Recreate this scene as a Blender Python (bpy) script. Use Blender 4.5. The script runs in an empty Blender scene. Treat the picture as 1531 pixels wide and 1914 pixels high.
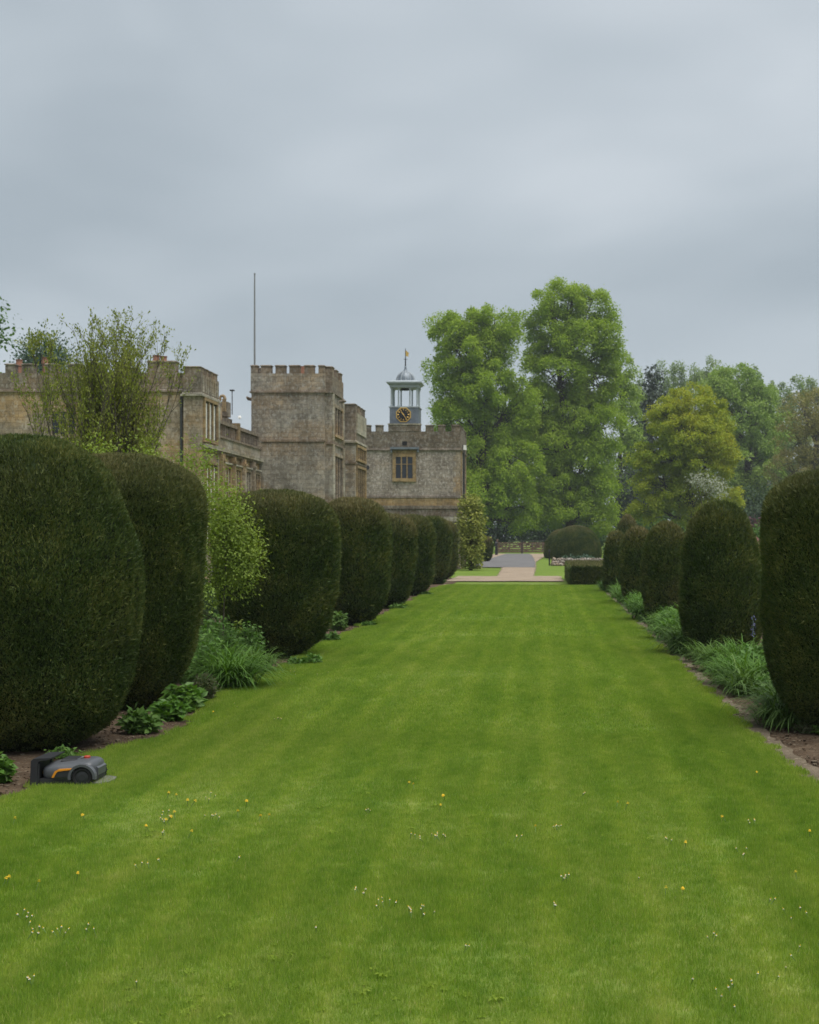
import bpy, bmesh, math, random
import numpy as np
from mathutils import Vector

scene = bpy.context.scene
C = scene.collection
R = math.radians

# ------------------------------------------------------------------ camera
F = 2658.0                      # focal length in photograph pixels
VX, VY, EYE = 1015.0, 1002.0, 2.0
cd = bpy.data.cameras.new('camera')
cam = bpy.data.objects.new('camera', cd)
C.objects.link(cam)
cam.location = (0, 0, EYE)
cam.rotation_euler = (R(90), 0, 0)
cd.sensor_fit = 'HORIZONTAL'
cd.sensor_width = 36.0
cd.lens = F / 1531.0 * 36.0
cd.shift_x = -(VX - 765.5) / 1531.0
cd.shift_y = (VY - 957.0) / 1531.0
cd.clip_start = 0.1
cd.clip_end = 5000
cd.dof.use_dof = True
cd.dof.focus_distance = 9.5
cd.dof.aperture_fstop = 8.0
scene.camera = cam

# ------------------------------------------------------------------ sky, sun, exposure
SUN_EL, SUN_AZ = 70.0, 130.0            # azimuth clockwise from +Y (away from camera)
w = bpy.data.worlds.new('World')
scene.world = w
w.use_nodes = True
nt = w.node_tree
nt.nodes.clear()
def N(tree, t, **kw):
    n = tree.nodes.new(t)
    for k, v in kw.items():
        if k.startswith('i_'):
            n.inputs[k[2:].replace('_', ' ')].default_value = v
        else:
            setattr(n, k, v)
    return n
out = N(nt, 'ShaderNodeOutputWorld')
bg = N(nt, 'ShaderNodeBackground')
sky = N(nt, 'ShaderNodeTexSky', sky_type='NISHITA', sun_disc=False,
        sun_elevation=R(SUN_EL), sun_rotation=R(SUN_AZ))
sc_ = N(nt, 'ShaderNodeVectorMath', operation='SCALE')
sc_.inputs['Scale'].default_value = 0.1
nt.links.new(sky.outputs[0], sc_.inputs[0])
tc = N(nt, 'ShaderNodeTexCoord')
mp = N(nt, 'ShaderNodeMapping')
mp.inputs['Scale'].default_value = (1.3, 1.3, 3.2)
mp.inputs['Location'].default_value = (4.4, 0.0, 0.2)
mp.inputs['Rotation'].default_value = (0.0, R(7), 0.0)
nt.links.new(tc.outputs['Generated'], mp.inputs[0])
n1 = N(nt, 'ShaderNodeTexNoise', i_Scale=1.8, i_Detail=3.0, i_Roughness=0.5, i_Distortion=0.3)
nt.links.new(mp.outputs[0], n1.inputs['Vector'])
rp = N(nt, 'ShaderNodeValToRGB')
rp.color_ramp.elements[0].position = 0.34
rp.color_ramp.elements[0].color = (0.378, 0.436, 0.480, 1)
rp.color_ramp.elements[1].position = 0.65
rp.color_ramp.elements[1].color = (0.580, 0.632, 0.676, 1)
e = rp.color_ramp.elements.new(0.5)
e.color = (0.472, 0.530, 0.575, 1)
nt.links.new(n1.outputs['Fac'], rp.inputs[0])
mx = N(nt, 'ShaderNodeMix', data_type='RGBA')
mx.inputs[0].default_value = 0.93
nt.links.new(sc_.outputs[0], mx.inputs[6])
nt.links.new(rp.outputs[0], mx.inputs[7])
nt.links.new(mx.outputs[2], bg.inputs[0])
bg.inputs[1].default_value = 0.395
nt.links.new(bg.outputs[0], out.inputs[0])

sd = bpy.data.lights.new('sun', 'SUN')
sun = bpy.data.objects.new('sun', sd)
C.objects.link(sun)
sd.energy = 1.5
sd.angle = R(55)
sd.color = (1.0, 0.965, 0.90)
az, el = R(SUN_AZ), R(SUN_EL)
sdir = Vector((math.sin(az) * math.cos(el), math.cos(az) * math.cos(el), math.sin(el)))
sun.rotation_euler = sdir.to_track_quat('Z', 'Y').to_euler()

vs = scene.view_settings
vs.view_transform = 'Standard'
vs.look = 'None'
vs.exposure = 1.45
vs.gamma = 1.0
vs.use_curve_mapping = False
cy = scene.cycles
cy.max_bounces = 5
cy.diffuse_bounces = 3
cy.glossy_bounces = 2
cy.transmission_bounces = 3
cy.transparent_max_bounces = 4
cy.use_denoising = True
cy.caustics_reflective = False
cy.caustics_refractive = False

# ------------------------------------------------------------------ helpers
def PX(px, d): return (px - VX) * d / F
def PZ(py, d): return EYE + (VY - py) * d / F
def GD(py): return EYE * F / (py - VY)          # distance of the flat ground seen at row py

LOC = {}
def props(o, label=None, cat=None, group=None, kind=None):
    if label: o['label'] = label
    if cat: o['category'] = cat
    if group: o['group'] = group
    if kind: o['kind'] = kind
    return o
def link(o, parent=None):
    C.objects.link(o)
    if parent is not None: o.parent = parent
    return o
def empty(name, loc, label=None, cat=None, group=None):
    o = bpy.data.objects.new(name, None)
    o.location = loc
    o.empty_display_size = 0.2
    LOC[o.name] = np.array(loc, float)
    link(o)
    return props(o, label, cat, group)
def rootloc(o):
    while o.parent is not None: o = o.parent
    return LOC.get(o.name, np.zeros(3))
def obj(name, mesh, mat=None, parent=None):
    o = bpy.data.objects.new(name, mesh)
    if mat is not None and not mesh.materials: mesh.materials.append(mat)
    return link(o, parent)
def npmesh(name, V, Fc, mat=None, parent=None, attrs=None, smooth=False, at=None):
    """V (n,3) world coordinates, Fc (m,k): all faces with k corners, or list of such arrays"""
    V = np.asarray(V, float)
    if parent is not None: V = V - rootloc(parent)
    if at is not None: V = V - np.asarray(at, float)
    Fs = [np.asarray(f, np.int32) for f in (Fc if isinstance(Fc, list) else [Fc]) if len(f)]
    me = bpy.data.meshes.new(name)
    me.vertices.add(len(V))
    me.vertices.foreach_set('co', V.astype(np.float32).ravel())
    loops = np.concatenate([f.ravel() for f in Fs])
    sizes = np.concatenate([np.full(len(f), f.shape[1], np.int32) for f in Fs])
    me.loops.add(len(loops))
    me.loops.foreach_set('vertex_index', loops)
    me.polygons.add(len(sizes))
    starts = np.concatenate([[0], np.cumsum(sizes)[:-1]]).astype(np.int32)
    me.polygons.foreach_set('loop_start', starts)
    me.polygons.foreach_set('use_smooth', np.full(len(sizes), bool(smooth)))
    for k, a in (attrs or {}).items():
        at_ = me.attributes.new(k, 'FLOAT', 'POINT')
        at_.data.foreach_set('value', np.asarray(a, np.float32))
    me.update(calc_edges=True)
    me.validate()
    o = obj(name, me, mat, parent)
    if at is not None: o.location = at
    return o
class MB:
    def __init__(s): s.V = []; s.F = {}; s.n = 0
    def add(s, V, Fs):
        V = np.asarray(V, float)
        for f in Fs: s.F.setdefault(len(f), []).append([i + s.n for i in f])
        s.V.append(V); s.n += len(V)
        return s
    def box(s, x0, x1, y0, y1, z0, z1, taper=0.0):
        t = taper
        V = [(x0, y0, z0), (x1, y0, z0), (x1, y1, z0), (x0, y1, z0),
             (x0 + t, y0 + t, z1), (x1 - t, y0 + t, z1), (x1 - t, y1 - t, z1), (x0 + t, y1 - t, z1)]
        return s.add(V, [(0, 3, 2, 1), (4, 5, 6, 7), (0, 1, 5, 4), (1, 2, 6, 5), (2, 3, 7, 6), (3, 0, 4, 7)])
    def tube(s, pts, rad, sides=6, cap=True):
        V, Fc = tube_np(pts, rad, sides)
        s.add(V, Fc.tolist())
        if cap:
            m = len(V); k = s.n - m
            s.F.setdefault(sides, []).append(list(range(k + m - sides, k + m)))
            s.F[sides].append(list(range(k + sides - 1, k - 1, -1)))
        return s
    def lathe(s, prof, cx, cy, n=16, flat=False):
        V = []
        for (r, z) in prof:
            for i in range(n):
                a = 2 * math.pi * (i + (.5 if flat else 0)) / n
                V.append((cx + r * math.cos(a), cy + r * math.sin(a), z))
        Fs = []
        for j in range(len(prof) - 1):
            for i in range(n):
                a, b = j * n + i, j * n + (i + 1) % n
                Fs.append((a, b, b + n, a + n))
        Fs.append(tuple(range((len(prof) - 1) * n, len(prof) * n)))
        Fs.append(tuple(range(n - 1, -1, -1)))
        return s.add(V, Fs)
    def prism(s, poly, y0, y1, axis='y'):
        """polygon of (a,b) extruded along axis"""
        n = len(poly)
        def pt(p, q):
            return {'y': (p[0], q, p[1]), 'x': (q, p[0], p[1]), 'z': (p[0], p[1], q)}[axis]
        V = [pt(p, y0) for p in poly] + [pt(p, y1) for p in poly]
        Fs = [tuple(range(n)), tuple(range(2 * n - 1, n - 1, -1))]
        for i in range(n):
            j = (i + 1) % n
            Fs.append((i, i + n, j + n, j))
        return s.add(V, Fs)
    def build(s, name, mat, parent=None, smooth=False, at=None):
        o = npmesh(name, np.concatenate(s.V), [np.array(f) for f in s.F.values()], mat, parent, smooth=smooth, at=at)
        bm = bmesh.new(); bm.from_mesh(o.data)
        bmesh.ops.recalc_face_normals(bm, faces=bm.faces)
        bm.to_mesh(o.data); bm.free()
        return o
def tube_np(pts, rad, sides=6):
    P = np.asarray(pts, float); n = len(P)
    rad = np.broadcast_to(np.asarray(rad, float), (n,))
    T = np.gradient(P, axis=0)
    T /= np.linalg.norm(T, axis=1)[:, None] + 1e-9
    ref = np.array([0.31, 0.93, 0.2])
    A = np.cross(T, ref); A /= np.linalg.norm(A, axis=1)[:, None] + 1e-9
    B = np.cross(T, A)
    a = np.arange(sides) * 2 * math.pi / sides
    V = P[:, None, :] + rad[:, None, None] * (np.cos(a)[None, :, None] * A[:, None, :] + np.sin(a)[None, :, None] * B[:, None, :])
    V = V.reshape(-1, 3)
    i = np.arange(n - 1)[:, None] * sides
    k = np.arange(sides)[None, :]
    k2 = (k + 1) % sides
    Fc = np.stack([i + k, i + k2, i + k2 + sides, i + k + sides], -1).reshape(-1, 4)
    return V, Fc
class Tubes:
    def __init__(s): s.V = []; s.F = []; s.n = 0
    def add(s, pts, rad, sides=5):
        V, Fc = tube_np(pts, rad, sides)
        s.V.append(V); s.F.append(Fc + s.n); s.n += len(V)
    def build(s, name, mat, parent, smooth=True):
        return npmesh(name, np.concatenate(s.V), np.concatenate(s.F), mat, parent, smooth=smooth)

def wob(P, seed, freq, n=7):
    """smooth pseudo-noise of points, about -1..1"""
    r = np.random.default_rng(seed)
    o = np.zeros(len(P))
    for i in range(n):
        k = r.normal(size=3); k /= np.linalg.norm(k)
        o += np.sin(P @ (k * freq * r.uniform(.6, 1.6)) + r.uniform(0, 6.28))
    return o / (n ** .5) * .8

# ------------------------------------------------------------------ materials
def newmat(name):
    m = bpy.data.materials.new(name)
    m.use_nodes = True
    t = m.node_tree
    t.nodes.clear()
    return m, t, N(t, 'ShaderNodeOutputMaterial')
def ramp(t, src, stops):
    r = N(t, 'ShaderNodeValToRGB')
    el = r.color_ramp.elements
    while len(el) < len(stops): el.new(0.5)
    for e_, (p, c) in zip(el, stops):
        e_.position = p; e_.color = (*c, 1) if len(c) == 3 else c
    t.links.new(src, r.inputs[0])
    return r.outputs[0]
def noise(t, vec, scale, detail=3.0, rough=.55, stretch=None):
    if stretch:
        m_ = N(t, 'ShaderNodeMapping'); m_.inputs['Scale'].default_value = stretch
        t.links.new(vec, m_.inputs[0]); vec = m_.outputs[0]
    n_ = N(t, 'ShaderNodeTexNoise', i_Scale=scale, i_Detail=detail, i_Roughness=rough)
    t.links.new(vec, n_.inputs['Vector'])
    return n_.outputs['Fac']
def mix(t, f, a, b, blend='MIX'):
    m_ = N(t, 'ShaderNodeMix', data_type='RGBA', blend_type=blend)
    if isinstance(f, (int, float)): m_.inputs[0].default_value = f
    else: t.links.new(f, m_.inputs[0])
    for k, x in ((6, a), (7, b)):
        if isinstance(x, tuple): m_.inputs[k].default_value = (*x, 1) if len(x) == 3 else x
        else: t.links.new(x, m_.inputs[k])
    return m_.outputs[2]
def mth(t, op, a, b=None):
    m_ = N(t, 'ShaderNodeMath', operation=op)
    for k, x in ((0, a), (1, b)):
        if x is None: continue
        if isinstance(x, (int, float)): m_.inputs[k].default_value = x
        else: t.links.new(x, m_.inputs[k])
    return m_.outputs[0]
def bump(t, h, strength, dist=.05):
    b_ = N(t, 'ShaderNodeBump', i_Strength=strength, i_Distance=dist)
    t.links.new(h, b_.inputs['Height'])
    return b_.outputs[0]
def finish(m, t, o, col, rough=.8, nrm=None, metal=0.0, spec=.3):
    p = N(t, 'ShaderNodeBsdfPrincipled')
    p.inputs['Roughness'].default_value = rough
    p.inputs['Metallic'].default_value = metal
    p.inputs['Specular IOR Level'].default_value = spec
    if isinstance(col, tuple): p.inputs['Base Color'].default_value = (*col, 1)
    else: t.links.new(col, p.inputs['Base Color'])
    if nrm is not None: t.links.new(nrm, p.inputs['Normal'])
    t.links.new(p.outputs[0], o.inputs[0])
    return m
def pos(t): return N(t, 'ShaderNodeNewGeometry').outputs['Position']

def plain(name, col, rough=.6, metal=0.0, var=.25, scale=8.0, spec=.3):
    m, t, o = newmat(name)
    P = pos(t)
    n_ = noise(t, P, scale, 4)
    c = ramp(t, n_, [(.3, tuple(x * (1 - var) for x in col)), (.7, tuple(min(1, x * (1 + var)) for x in col))])
    return finish(m, t, o, c, rough, bump(t, n_, .15, .01), metal, spec)
def stone(name, a, b, c, cell=3.2, speck=(.42, .40, .37), speckle=.35, streak=.5, dark=(.07, .06, .045)):
    """rubble or ashlar stone: large blotches a-b, patches c, paler lichen specks, dark run-off streaks"""
    m, t, o = newmat(name)
    P = pos(t)
    col = ramp(t, noise(t, P, .75, 5, .65), [(.38, a), (.60, b)])
    col = mix(t, ramp(t, noise(t, P, .35, 3, .5, (1, 1, 1.7)), [(.46, (0, 0, 0)), (.60, (1, 1, 1))]), col, c)
    mp_ = N(t, 'ShaderNodeMapping'); mp_.inputs['Scale'].default_value = (1, 1, 1.8); t.links.new(P, mp_.inputs[0])
    v = N(t, 'ShaderNodeTexVoronoi', i_Scale=cell, i_Randomness=.9); t.links.new(mp_.outputs[0], v.inputs['Vector'])
    hs = N(t, 'ShaderNodeSeparateColor'); t.links.new(v.outputs['Color'], hs.inputs[0])
    col = mix(t, .42, col, ramp(t, hs.outputs[0], [(0, (.55, .55, .55)), (1, (1.35, 1.32, 1.25))]), 'MULTIPLY')
    v2 = N(t, 'ShaderNodeTexVoronoi', i_Scale=cell, feature='DISTANCE_TO_EDGE', i_Randomness=.9); t.links.new(mp_.outputs[0], v2.inputs['Vector'])
    joint = ramp(t, v2.outputs['Distance'], [(.0, (0, 0, 0)), (.07, (1, 1, 1))])
    col = mix(t, .28, col, mix(t, joint, (.45, .42, .38), (1, 1, 1)), 'MULTIPLY')
    sxz = N(t, 'ShaderNodeSeparateXYZ'); t.links.new(P, sxz.inputs[0])
    cmb = N(t, 'ShaderNodeCombineXYZ'); t.links.new(mth(t, 'ADD', sxz.outputs[0], sxz.outputs[1]), cmb.inputs[0])
    t.links.new(mth(t, 'ADD', sxz.outputs[2], mth(t, 'MULTIPLY', noise(t, P, 1.2, 2), .10)), cmb.inputs[1])
    bk = N(t, 'ShaderNodeTexBrick', offset=.43, squash=.8, squash_frequency=3)
    bk.inputs['Color1'].default_value = (.72, .72, .72, 1); bk.inputs['Color2'].default_value = (1.25, 1.22, 1.18, 1); bk.inputs['Mortar'].default_value = (.50, .47, .43, 1)
    bk.inputs['Scale'].default_value = 1.0; bk.inputs['Mortar Size'].default_value = .018; bk.inputs['Mortar Smooth'].default_value = .4
    bk.inputs['Brick Width'].default_value = .46; bk.inputs['Row Height'].default_value = .235
    t.links.new(cmb.outputs[0], bk.inputs['Vector'])
    col = mix(t, .50, col, bk.outputs['Color'], 'MULTIPLY')
    sp = ramp(t, noise(t, P, 7.0, 4, .75, (1, 1, .75)), [(.50, (0, 0, 0)), (.64, (1, 1, 1))])
    dk = ramp(t, noise(t, P, 6.0, 4, .75, (1, 1, .7)), [(.34, (1, 1, 1)), (.47, (0, 0, 0))])
    col = mix(t, mth(t, 'MULTIPLY', dk, .55), col, dark)
    col = mix(t, mth(t, 'MULTIPLY', sp, speckle), col, speck)
    st = ramp(t, noise(t, P, 1.9, 5, .68, (1, 1, .13)), [(.46, (0, 0, 0)), (.68, (1, 1, 1))])
    col = mix(t, mth(t, 'MULTIPLY', st, streak), col, dark)
    h = mth(t, 'ADD', mth(t, 'MULTIPLY', bk.outputs['Fac'], -.8), noise(t, P, 14, 4))
    return finish(m, t, o, col, .92, bump(t, h, .35, .03), 0, .15)
def leafmat(name, stops, trans=.35, tcol=None, clump=.6, patch=None, rough=.6, spec=.25, tops=None):
    """leaves: per-leaf variation plus clump-size drift of hue"""
    m, t, o = newmat(name)
    g = N(t, 'ShaderNodeNewGeometry')
    P = g.outputs['Position']
    f = mth(t, 'ADD', mth(t, 'MULTIPLY', noise(t, P, clump, 3), .75), mth(t, 'MULTIPLY', g.outputs['Random Per Island'], .35))
    col = ramp(t, f, stops)
    if patch:
        col = mix(t, ramp(t, noise(t, P, patch[1], 3), [(patch[2], (0, 0, 0)), (patch[2] + .12, (patch[3],) * 3)]), col, patch[0])
    if tops:
        a_ = N(t, 'ShaderNodeAttribute', attribute_name='tint')
        col = mix(t, a_.outputs['Fac'], col, tops)
    p = N(t, 'ShaderNodeBsdfPrincipled')
    p.inputs['Roughness'].default_value = rough
    p.inputs['Specular IOR Level'].default_value = spec
    t.links.new(col, p.inputs['Base Color'])
    if trans > 0:
        tr = N(t, 'ShaderNodeBsdfTranslucent')
        tcx = mix(t, 1.0, col, tcol or (1.15, 1.25, .5), 'MULTIPLY')
        t.links.new(tcx, tr.inputs['Color'])
        ms = N(t, 'ShaderNodeMixShader'); ms.inputs[0].default_value = trans
        t.links.new(p.outputs[0], ms.inputs[1]); t.links.new(tr.outputs[0], ms.inputs[2])
        t.links.new(ms.outputs[0], o.inputs[0])
    else:
        t.links.new(p.outputs[0], o.inputs[0])
    return m

def grassmat(name, blade=True):
    m, t, o = newmat(name)
    g = N(t, 'ShaderNodeNewGeometry')
    P = g.outputs['Position']
    big = noise(t, P, .8, 4, .6, (1, .16, 1))
    med = noise(t, P, 3.4, 4, .65, (1, .20, 1))
    fin = noise(t, P, 11.0, 3, .6)
    f = mth(t, 'ADD', mth(t, 'ADD', mth(t, 'MULTIPLY', big, .28), mth(t, 'MULTIPLY', med, .34)), mth(t, 'MULTIPLY', fin, .38))
    col = ramp(t, f, [(.36, (.144, .258, .028)), (.45, (.208, .318, .043)), (.54, (.266, .360, .061)), (.64, (.355, .410, .115))])
    # mower passes: long tint bands standing in for the sheen of leaning blades
    sx = N(t, 'ShaderNodeSeparateXYZ'); t.links.new(P, sx.inputs[0])
    band = mth(t, 'SINE', mth(t, 'ADD', mth(t, 'MULTIPLY', sx.outputs[0], 12.5), mth(t, 'MULTIPLY', med, 1.8)))
    col = mix(t, .26, col, ramp(t, band, [(.0, (.76, .84, .8)), (1, (1.24, 1.14, 1.1))]), 'MULTIPLY')
    if blade:
        col = mix(t, .6, col, ramp(t, g.outputs['Random Per Island'], [(0, (.48, .58, .48)), (.55, (1, 1, 1)), (.9, (1.35, 1.25, 1.1)), (1, (2.2, 1.7, 1.9))]), 'MULTIPLY')
    if blade:
        col = mix(t, ramp(t, g.outputs['Random Per Island'], [(.955, (0, 0, 0)), (.965, (.8, .8, .8))]), col, (.42, .38, .17))
    p = N(t, 'ShaderNodeBsdfPrincipled')
    p.inputs['Roughness'].default_value = .55
    p.inputs['Specular IOR Level'].default_value = .25
    t.links.new(col, p.inputs['Base Color'])
    if blade:
        tr = N(t, 'ShaderNodeBsdfTranslucent')
        t.links.new(mix(t, 1.0, col, (1.2, 1.3, .45), 'MULTIPLY'), tr.inputs['Color'])
        ms = N(t, 'ShaderNodeMixShader'); ms.inputs[0].default_value = .45
        t.links.new(p.outputs[0], ms.inputs[1]); t.links.new(tr.outputs[0], ms.inputs[2])
        t.links.new(ms.outputs[0], o.inputs[0])
    else:
        p.inputs['Roughness'].default_value = .9
        t.links.new(mix(t, 1.0, col, (.62, .60, .62), 'MULTIPLY'), p.inputs['Base Color'])
        t.links.new(bump(t, noise(t, P, 25, 5, .7), .6, .03), p.inputs['Normal'])
        t.links.new(p.outputs[0], o.inputs[0])
    return m
def groundmat(name, stops, scale, bscale, bstr=.6, speck=None):
    m, t, o = newmat(name)
    P = pos(t)
    col = ramp(t, noise(t, P, scale, 5, .65), stops)
    n2 = noise(t, P, bscale, 5, .7)
    col = mix(t, .5, col, ramp(t, n2, [(.3, (.6, .6, .6)), (.7, (1.4, 1.4, 1.4))]), 'MULTIPLY')
    if speck:
        v = N(t, 'ShaderNodeTexVoronoi', i_Scale=speck[1]); t.links.new(P, v.inputs['Vector'])
        col = mix(t, ramp(t, v.outputs['Distance'], [(.12, (.8, .8, .8)), (.25, (0, 0, 0))]), col, speck[0])
    return finish(m, t, o, col, .95, bump(t, n2, bstr, .03), 0, .1)

M = {}
M['grass'] = grassmat('grass_blades')
M['turf'] = grassmat('turf', False)
M['meadow'] = groundmat('meadow_grass', [(.3, (.095, .160, .020)), (.7, (.16, .22, .04))], .6, 6)
M['soil'] = groundmat('bed_soil', [(.3, (.050, .034, .022)), (.55, (.10, .070, .046)), (.75, (.17, .125, .085))], 2.2, 30, .9, ((.22, .18, .13), 16))
M['dust'] = groundmat('dry_edge_soil', [(.3, (.105, .083, .058)), (.55, (.165, .133, .095)), (.72, (.225, .185, .135))], 2.6, 28, .9, ((.33, .27, .2), 12))
M['gravel'] = groundmat('path_gravel', [(.3, (.235, .185, .135)), (.7, (.335, .265, .20))], .7, 9, .5, ((.42, .36, .29), 9))
M['tarmac'] = groundmat('tarmac', [(.3, (.115, .112, .115)), (.7, (.175, .17, .168))], .5, 8, .4)
M['stone_tower'] = stone('tower_stone', (.185, .162, .134), (.335, .305, .262), (.315, .248, .180), 4.0, (.48, .465, .435), .60, .50)
M['stone_end'] = stone('rubble_stone', (0.234, 0.199, 0.170), (0.358, 0.317, 0.282), (0.284, 0.231, 0.182), 5.5, (0.578, 0.524, 0.488), .75, .25)
M['stone_par'] = stone('lichened_parapet_stone', (0.131, 0.106, 0.081), (0.205, 0.173, 0.140), (0.168, 0.130, 0.097), 4.5, (0.378, 0.357, 0.326), .5, .45)
M['stone_dark'] = stone('dark_weathered_stone', (0.145, 0.122, 0.099), (0.240, 0.204, 0.168), (0.228, 0.170, 0.120), 4.4, (0.416, 0.373, 0.343), .5, .45)
M['stone_wing'] = stone('wing_stone', (0.230, 0.182, 0.134), (0.363, 0.300, 0.233), (0.387, 0.265, 0.151), 3.8, (0.531, 0.466, 0.407), .5, .4)
M['stone_ochre'] = stone('ochre_dressed_stone', (0.313, 0.211, 0.105), (0.389, 0.281, 0.152), (0.259, 0.194, 0.116), 1.6, (0.504, 0.441, 0.336), .25, .3)
M['stone_pale'] = stone('pale_dressed_stone', (0.319, 0.293, 0.242), (0.440, 0.414, 0.352), (0.286, 0.241, 0.171), 1.6, (0.588, 0.567, 0.525), .3, .4)
M['lead'] = plain('lead_sheet', (.17, .195, .225), .45, .35, .2, 3)
M['leadpale'] = plain('pale_painted_lead', (.34, .375, .40), .5, .1, .12, 4)
M['gold'] = plain('gilding', (.62, .40, .11), .4, .4, .15)
M['black'] = plain('black_iron', (.018, .018, .02), .5, 0, .2)
M['pipe'] = plain('dark_downpipe', (.045, .047, .05), .5, 0, .2)
M['glass'] = finish(*newmat('dark_window_glass'), (.028, .034, .045), .12, None, 0, .5)
M['curtain'] = plain('pale_blind', (.62, .60, .55), .8)
M['white'] = plain('white_paint', (.72, .72, .70), .5, 0, .08)
M['pole'] = plain('grey_painted_pole', (.20, .205, .21), .5, 0, .1)
M['terra'] = plain('terracotta', (.26, .125, .08), .8, 0, .2, 5)
M['bark'] = groundmat('bark', [(.3, (.035, .029, .022)), (.7, (.085, .072, .055))], 3, 20, .9)
M['bark_twig'] = groundmat('grey_twig_bark', [(.3, (.065, .058, .042)), (.7, (.12, .108, .078))], 3, 20, .9)
M['rail'] = plain('weathered_pale_rail', (.22, .22, .20), .8, 0, .2)
M['wood'] = plain('brown_gate_wood', (.14, .085, .062), .8, 0, .3, 3)
M['yew'] = leafmat('yew_foliage', [(0.22, (0.0198, 0.0391, 0.0109)), (0.42, (0.0395, 0.0695, 0.0163)), (0.58, (0.0698, 0.0999, 0.024)), (0.78, (0.1395, 0.1498, 0.0393))],
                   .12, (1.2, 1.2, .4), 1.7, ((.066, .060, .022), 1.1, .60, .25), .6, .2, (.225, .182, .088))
M['yewcore'] = plain('yew_inner_twigs', (.016, .024, .010), .9, 0, .5, 4, .05)
M['lime'] = leafmat('lime_leaves', [(0.2, (0.1799, 0.271, 0.0221)), (0.5, (0.2482, 0.3486, 0.032)), (0.8, (0.3287, 0.4149, 0.0516))], .48, None, .12)
M['lime_far'] = leafmat('far_green_leaves', [(0.2, (0.1543, 0.2526, 0.0439)), (0.5, (0.2214, 0.3203, 0.0601)), (0.8, (0.2952, 0.3819, 0.0866))], .35, None, .1)
M['poplar'] = leafmat('grey_green_leaves', [(0.2, (0.138, 0.2072, 0.0605)), (0.5, (0.186, 0.2576, 0.0825)), (0.8, (0.24, 0.308, 0.11))], .35, None, .1)
M['golden'] = leafmat('golden_green_leaves', [(0.2, (0.1708, 0.2625, 0.0216)), (0.5, (0.2745, 0.3438, 0.0264)), (0.8, (0.4026, 0.4062, 0.0336))], .40, (1.2, 1.1, .4), .15)
M['tawny'] = leafmat('tawny_leaves', [(.2, (.17, .165, .055)), (.5, (.24, .22, .08)), (.8, (.31, .27, .11))], .3, None, .15)
M['conifer'] = leafmat('dark_conifer_needles', [(.2, (.016, .030, .020)), (.5, (.030, .046, .030)), (.8, (.05, .066, .045))], .1, None, .3)
M['bluefir'] = leafmat('blue_green_needles', [(.2, (.045, .092, .062)), (.5, (.07, .125, .085)), (.8, (.10, .16, .11))], .15, None, .3)
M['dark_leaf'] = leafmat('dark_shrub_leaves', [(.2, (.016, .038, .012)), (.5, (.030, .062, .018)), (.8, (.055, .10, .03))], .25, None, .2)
M['mid_leaf'] = leafmat('mid_green_leaves', [(.2, (.040, .100, .016)), (.5, (.068, .145, .024)), (.8, (.11, .195, .04))], .3, None, .6)
M['magnolia'] = leafmat('olive_young_leaves', [(0.2, (0.1207, 0.1624, 0.0242)), (0.5, (0.1898, 0.224, 0.0352)), (0.8, (0.2645, 0.28, 0.0528))], .35, None, 1.2)
M['chartreuse'] = leafmat('yellow_green_leaves', [(0.2, (0.12, 0.1845, 0.0266)), (0.5, (0.18, 0.2565, 0.0399)), (0.8, (0.272, 0.342, 0.0665))], .4, (1.1, 1.1, .45), 1.5)
M['variegated'] = leafmat('yellow_green_evergreen_leaves', [(.2, (.075, .120, .018)), (.45, (.17, .20, .03)), (.8, (.40, .40, .10))], .25, None, 1.2)
M['strap'] = leafmat('strap_leaves', [(0.2, (0.052, 0.1201, 0.0218)), (0.5, (0.082, 0.1709, 0.0302)), (0.8, (0.13, 0.231, 0.0462))], .3, None, 2.2, None, .6, .15)
M['strap_blue'] = leafmat('blue_green_strap_leaves', [(0.2, (0.0537, 0.1116, 0.0274)), (0.5, (0.0858, 0.1561, 0.0386)), (0.8, (0.1365, 0.2142, 0.0604))], .3, None, 2.2, None, .6, .15)
M['broad'] = leafmat('broad_green_leaves', [(0.2, (0.0468, 0.1196, 0.016)), (0.5, (0.081, 0.1794, 0.026)), (0.8, (0.1305, 0.2392, 0.045))], .3, None, 2.0, None, .45, .35)
M['weed'] = leafmat('lawn_weed_leaves', [(.2, (.105, .185, .018)), (.5, (.155, .235, .026)), (.8, (.21, .28, .04))], .3, None, 2.0, None, .8, .05)
M['brownleaf'] = leafmat('bronze_grey_leaves', [(.2, (.055, .060, .030)), (.5, (.085, .095, .045)), (.8, (.12, .13, .07))], .3, None, 2.0)
M['purple'] = leafmat('purple_leaves', [(.2, (.055, .025, .035)), (.5, (.09, .04, .055)), (.8, (.13, .06, .075))], .3, (1.1, .7, .7), 1.0)
M['blossom'] = leafmat('white_blossom', [(0.2, (0.289, 0.3145, 0.2295)), (0.8, (0.442, 0.459, 0.3825))], .3, (1, 1, .9), .5)
M['pink'] = leafmat('pink_flowers', [(.2, (.36, .13, .12)), (.8, (.46, .24, .22))], .3, (1, .9, .9), .5)
M['blueflower'] = leafmat('blue_flowers', [(.2, (.10, .10, .22)), (.8, (.20, .20, .38))], .2, (1, 1, 1), .5)
M['daisy'] = plain('daisy_petals', (.80, .80, .76), .6, 0, .05)
M['yellow'] = plain('dandelion_petals', (.80, .50, .02), .6, 0, .12, 40)
M['stem'] = plain('flower_stem', (.12, .20, .05), .6, 0, .2)
M['grey_plastic'] = plain('grey_plastic', (.078, .083, .092), .38, 0, .10, 6, .45)
M['dark_plastic'] = plain('charcoal_plastic', (.022, .023, .026), .5, 0, .15, 6, .4)
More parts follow.
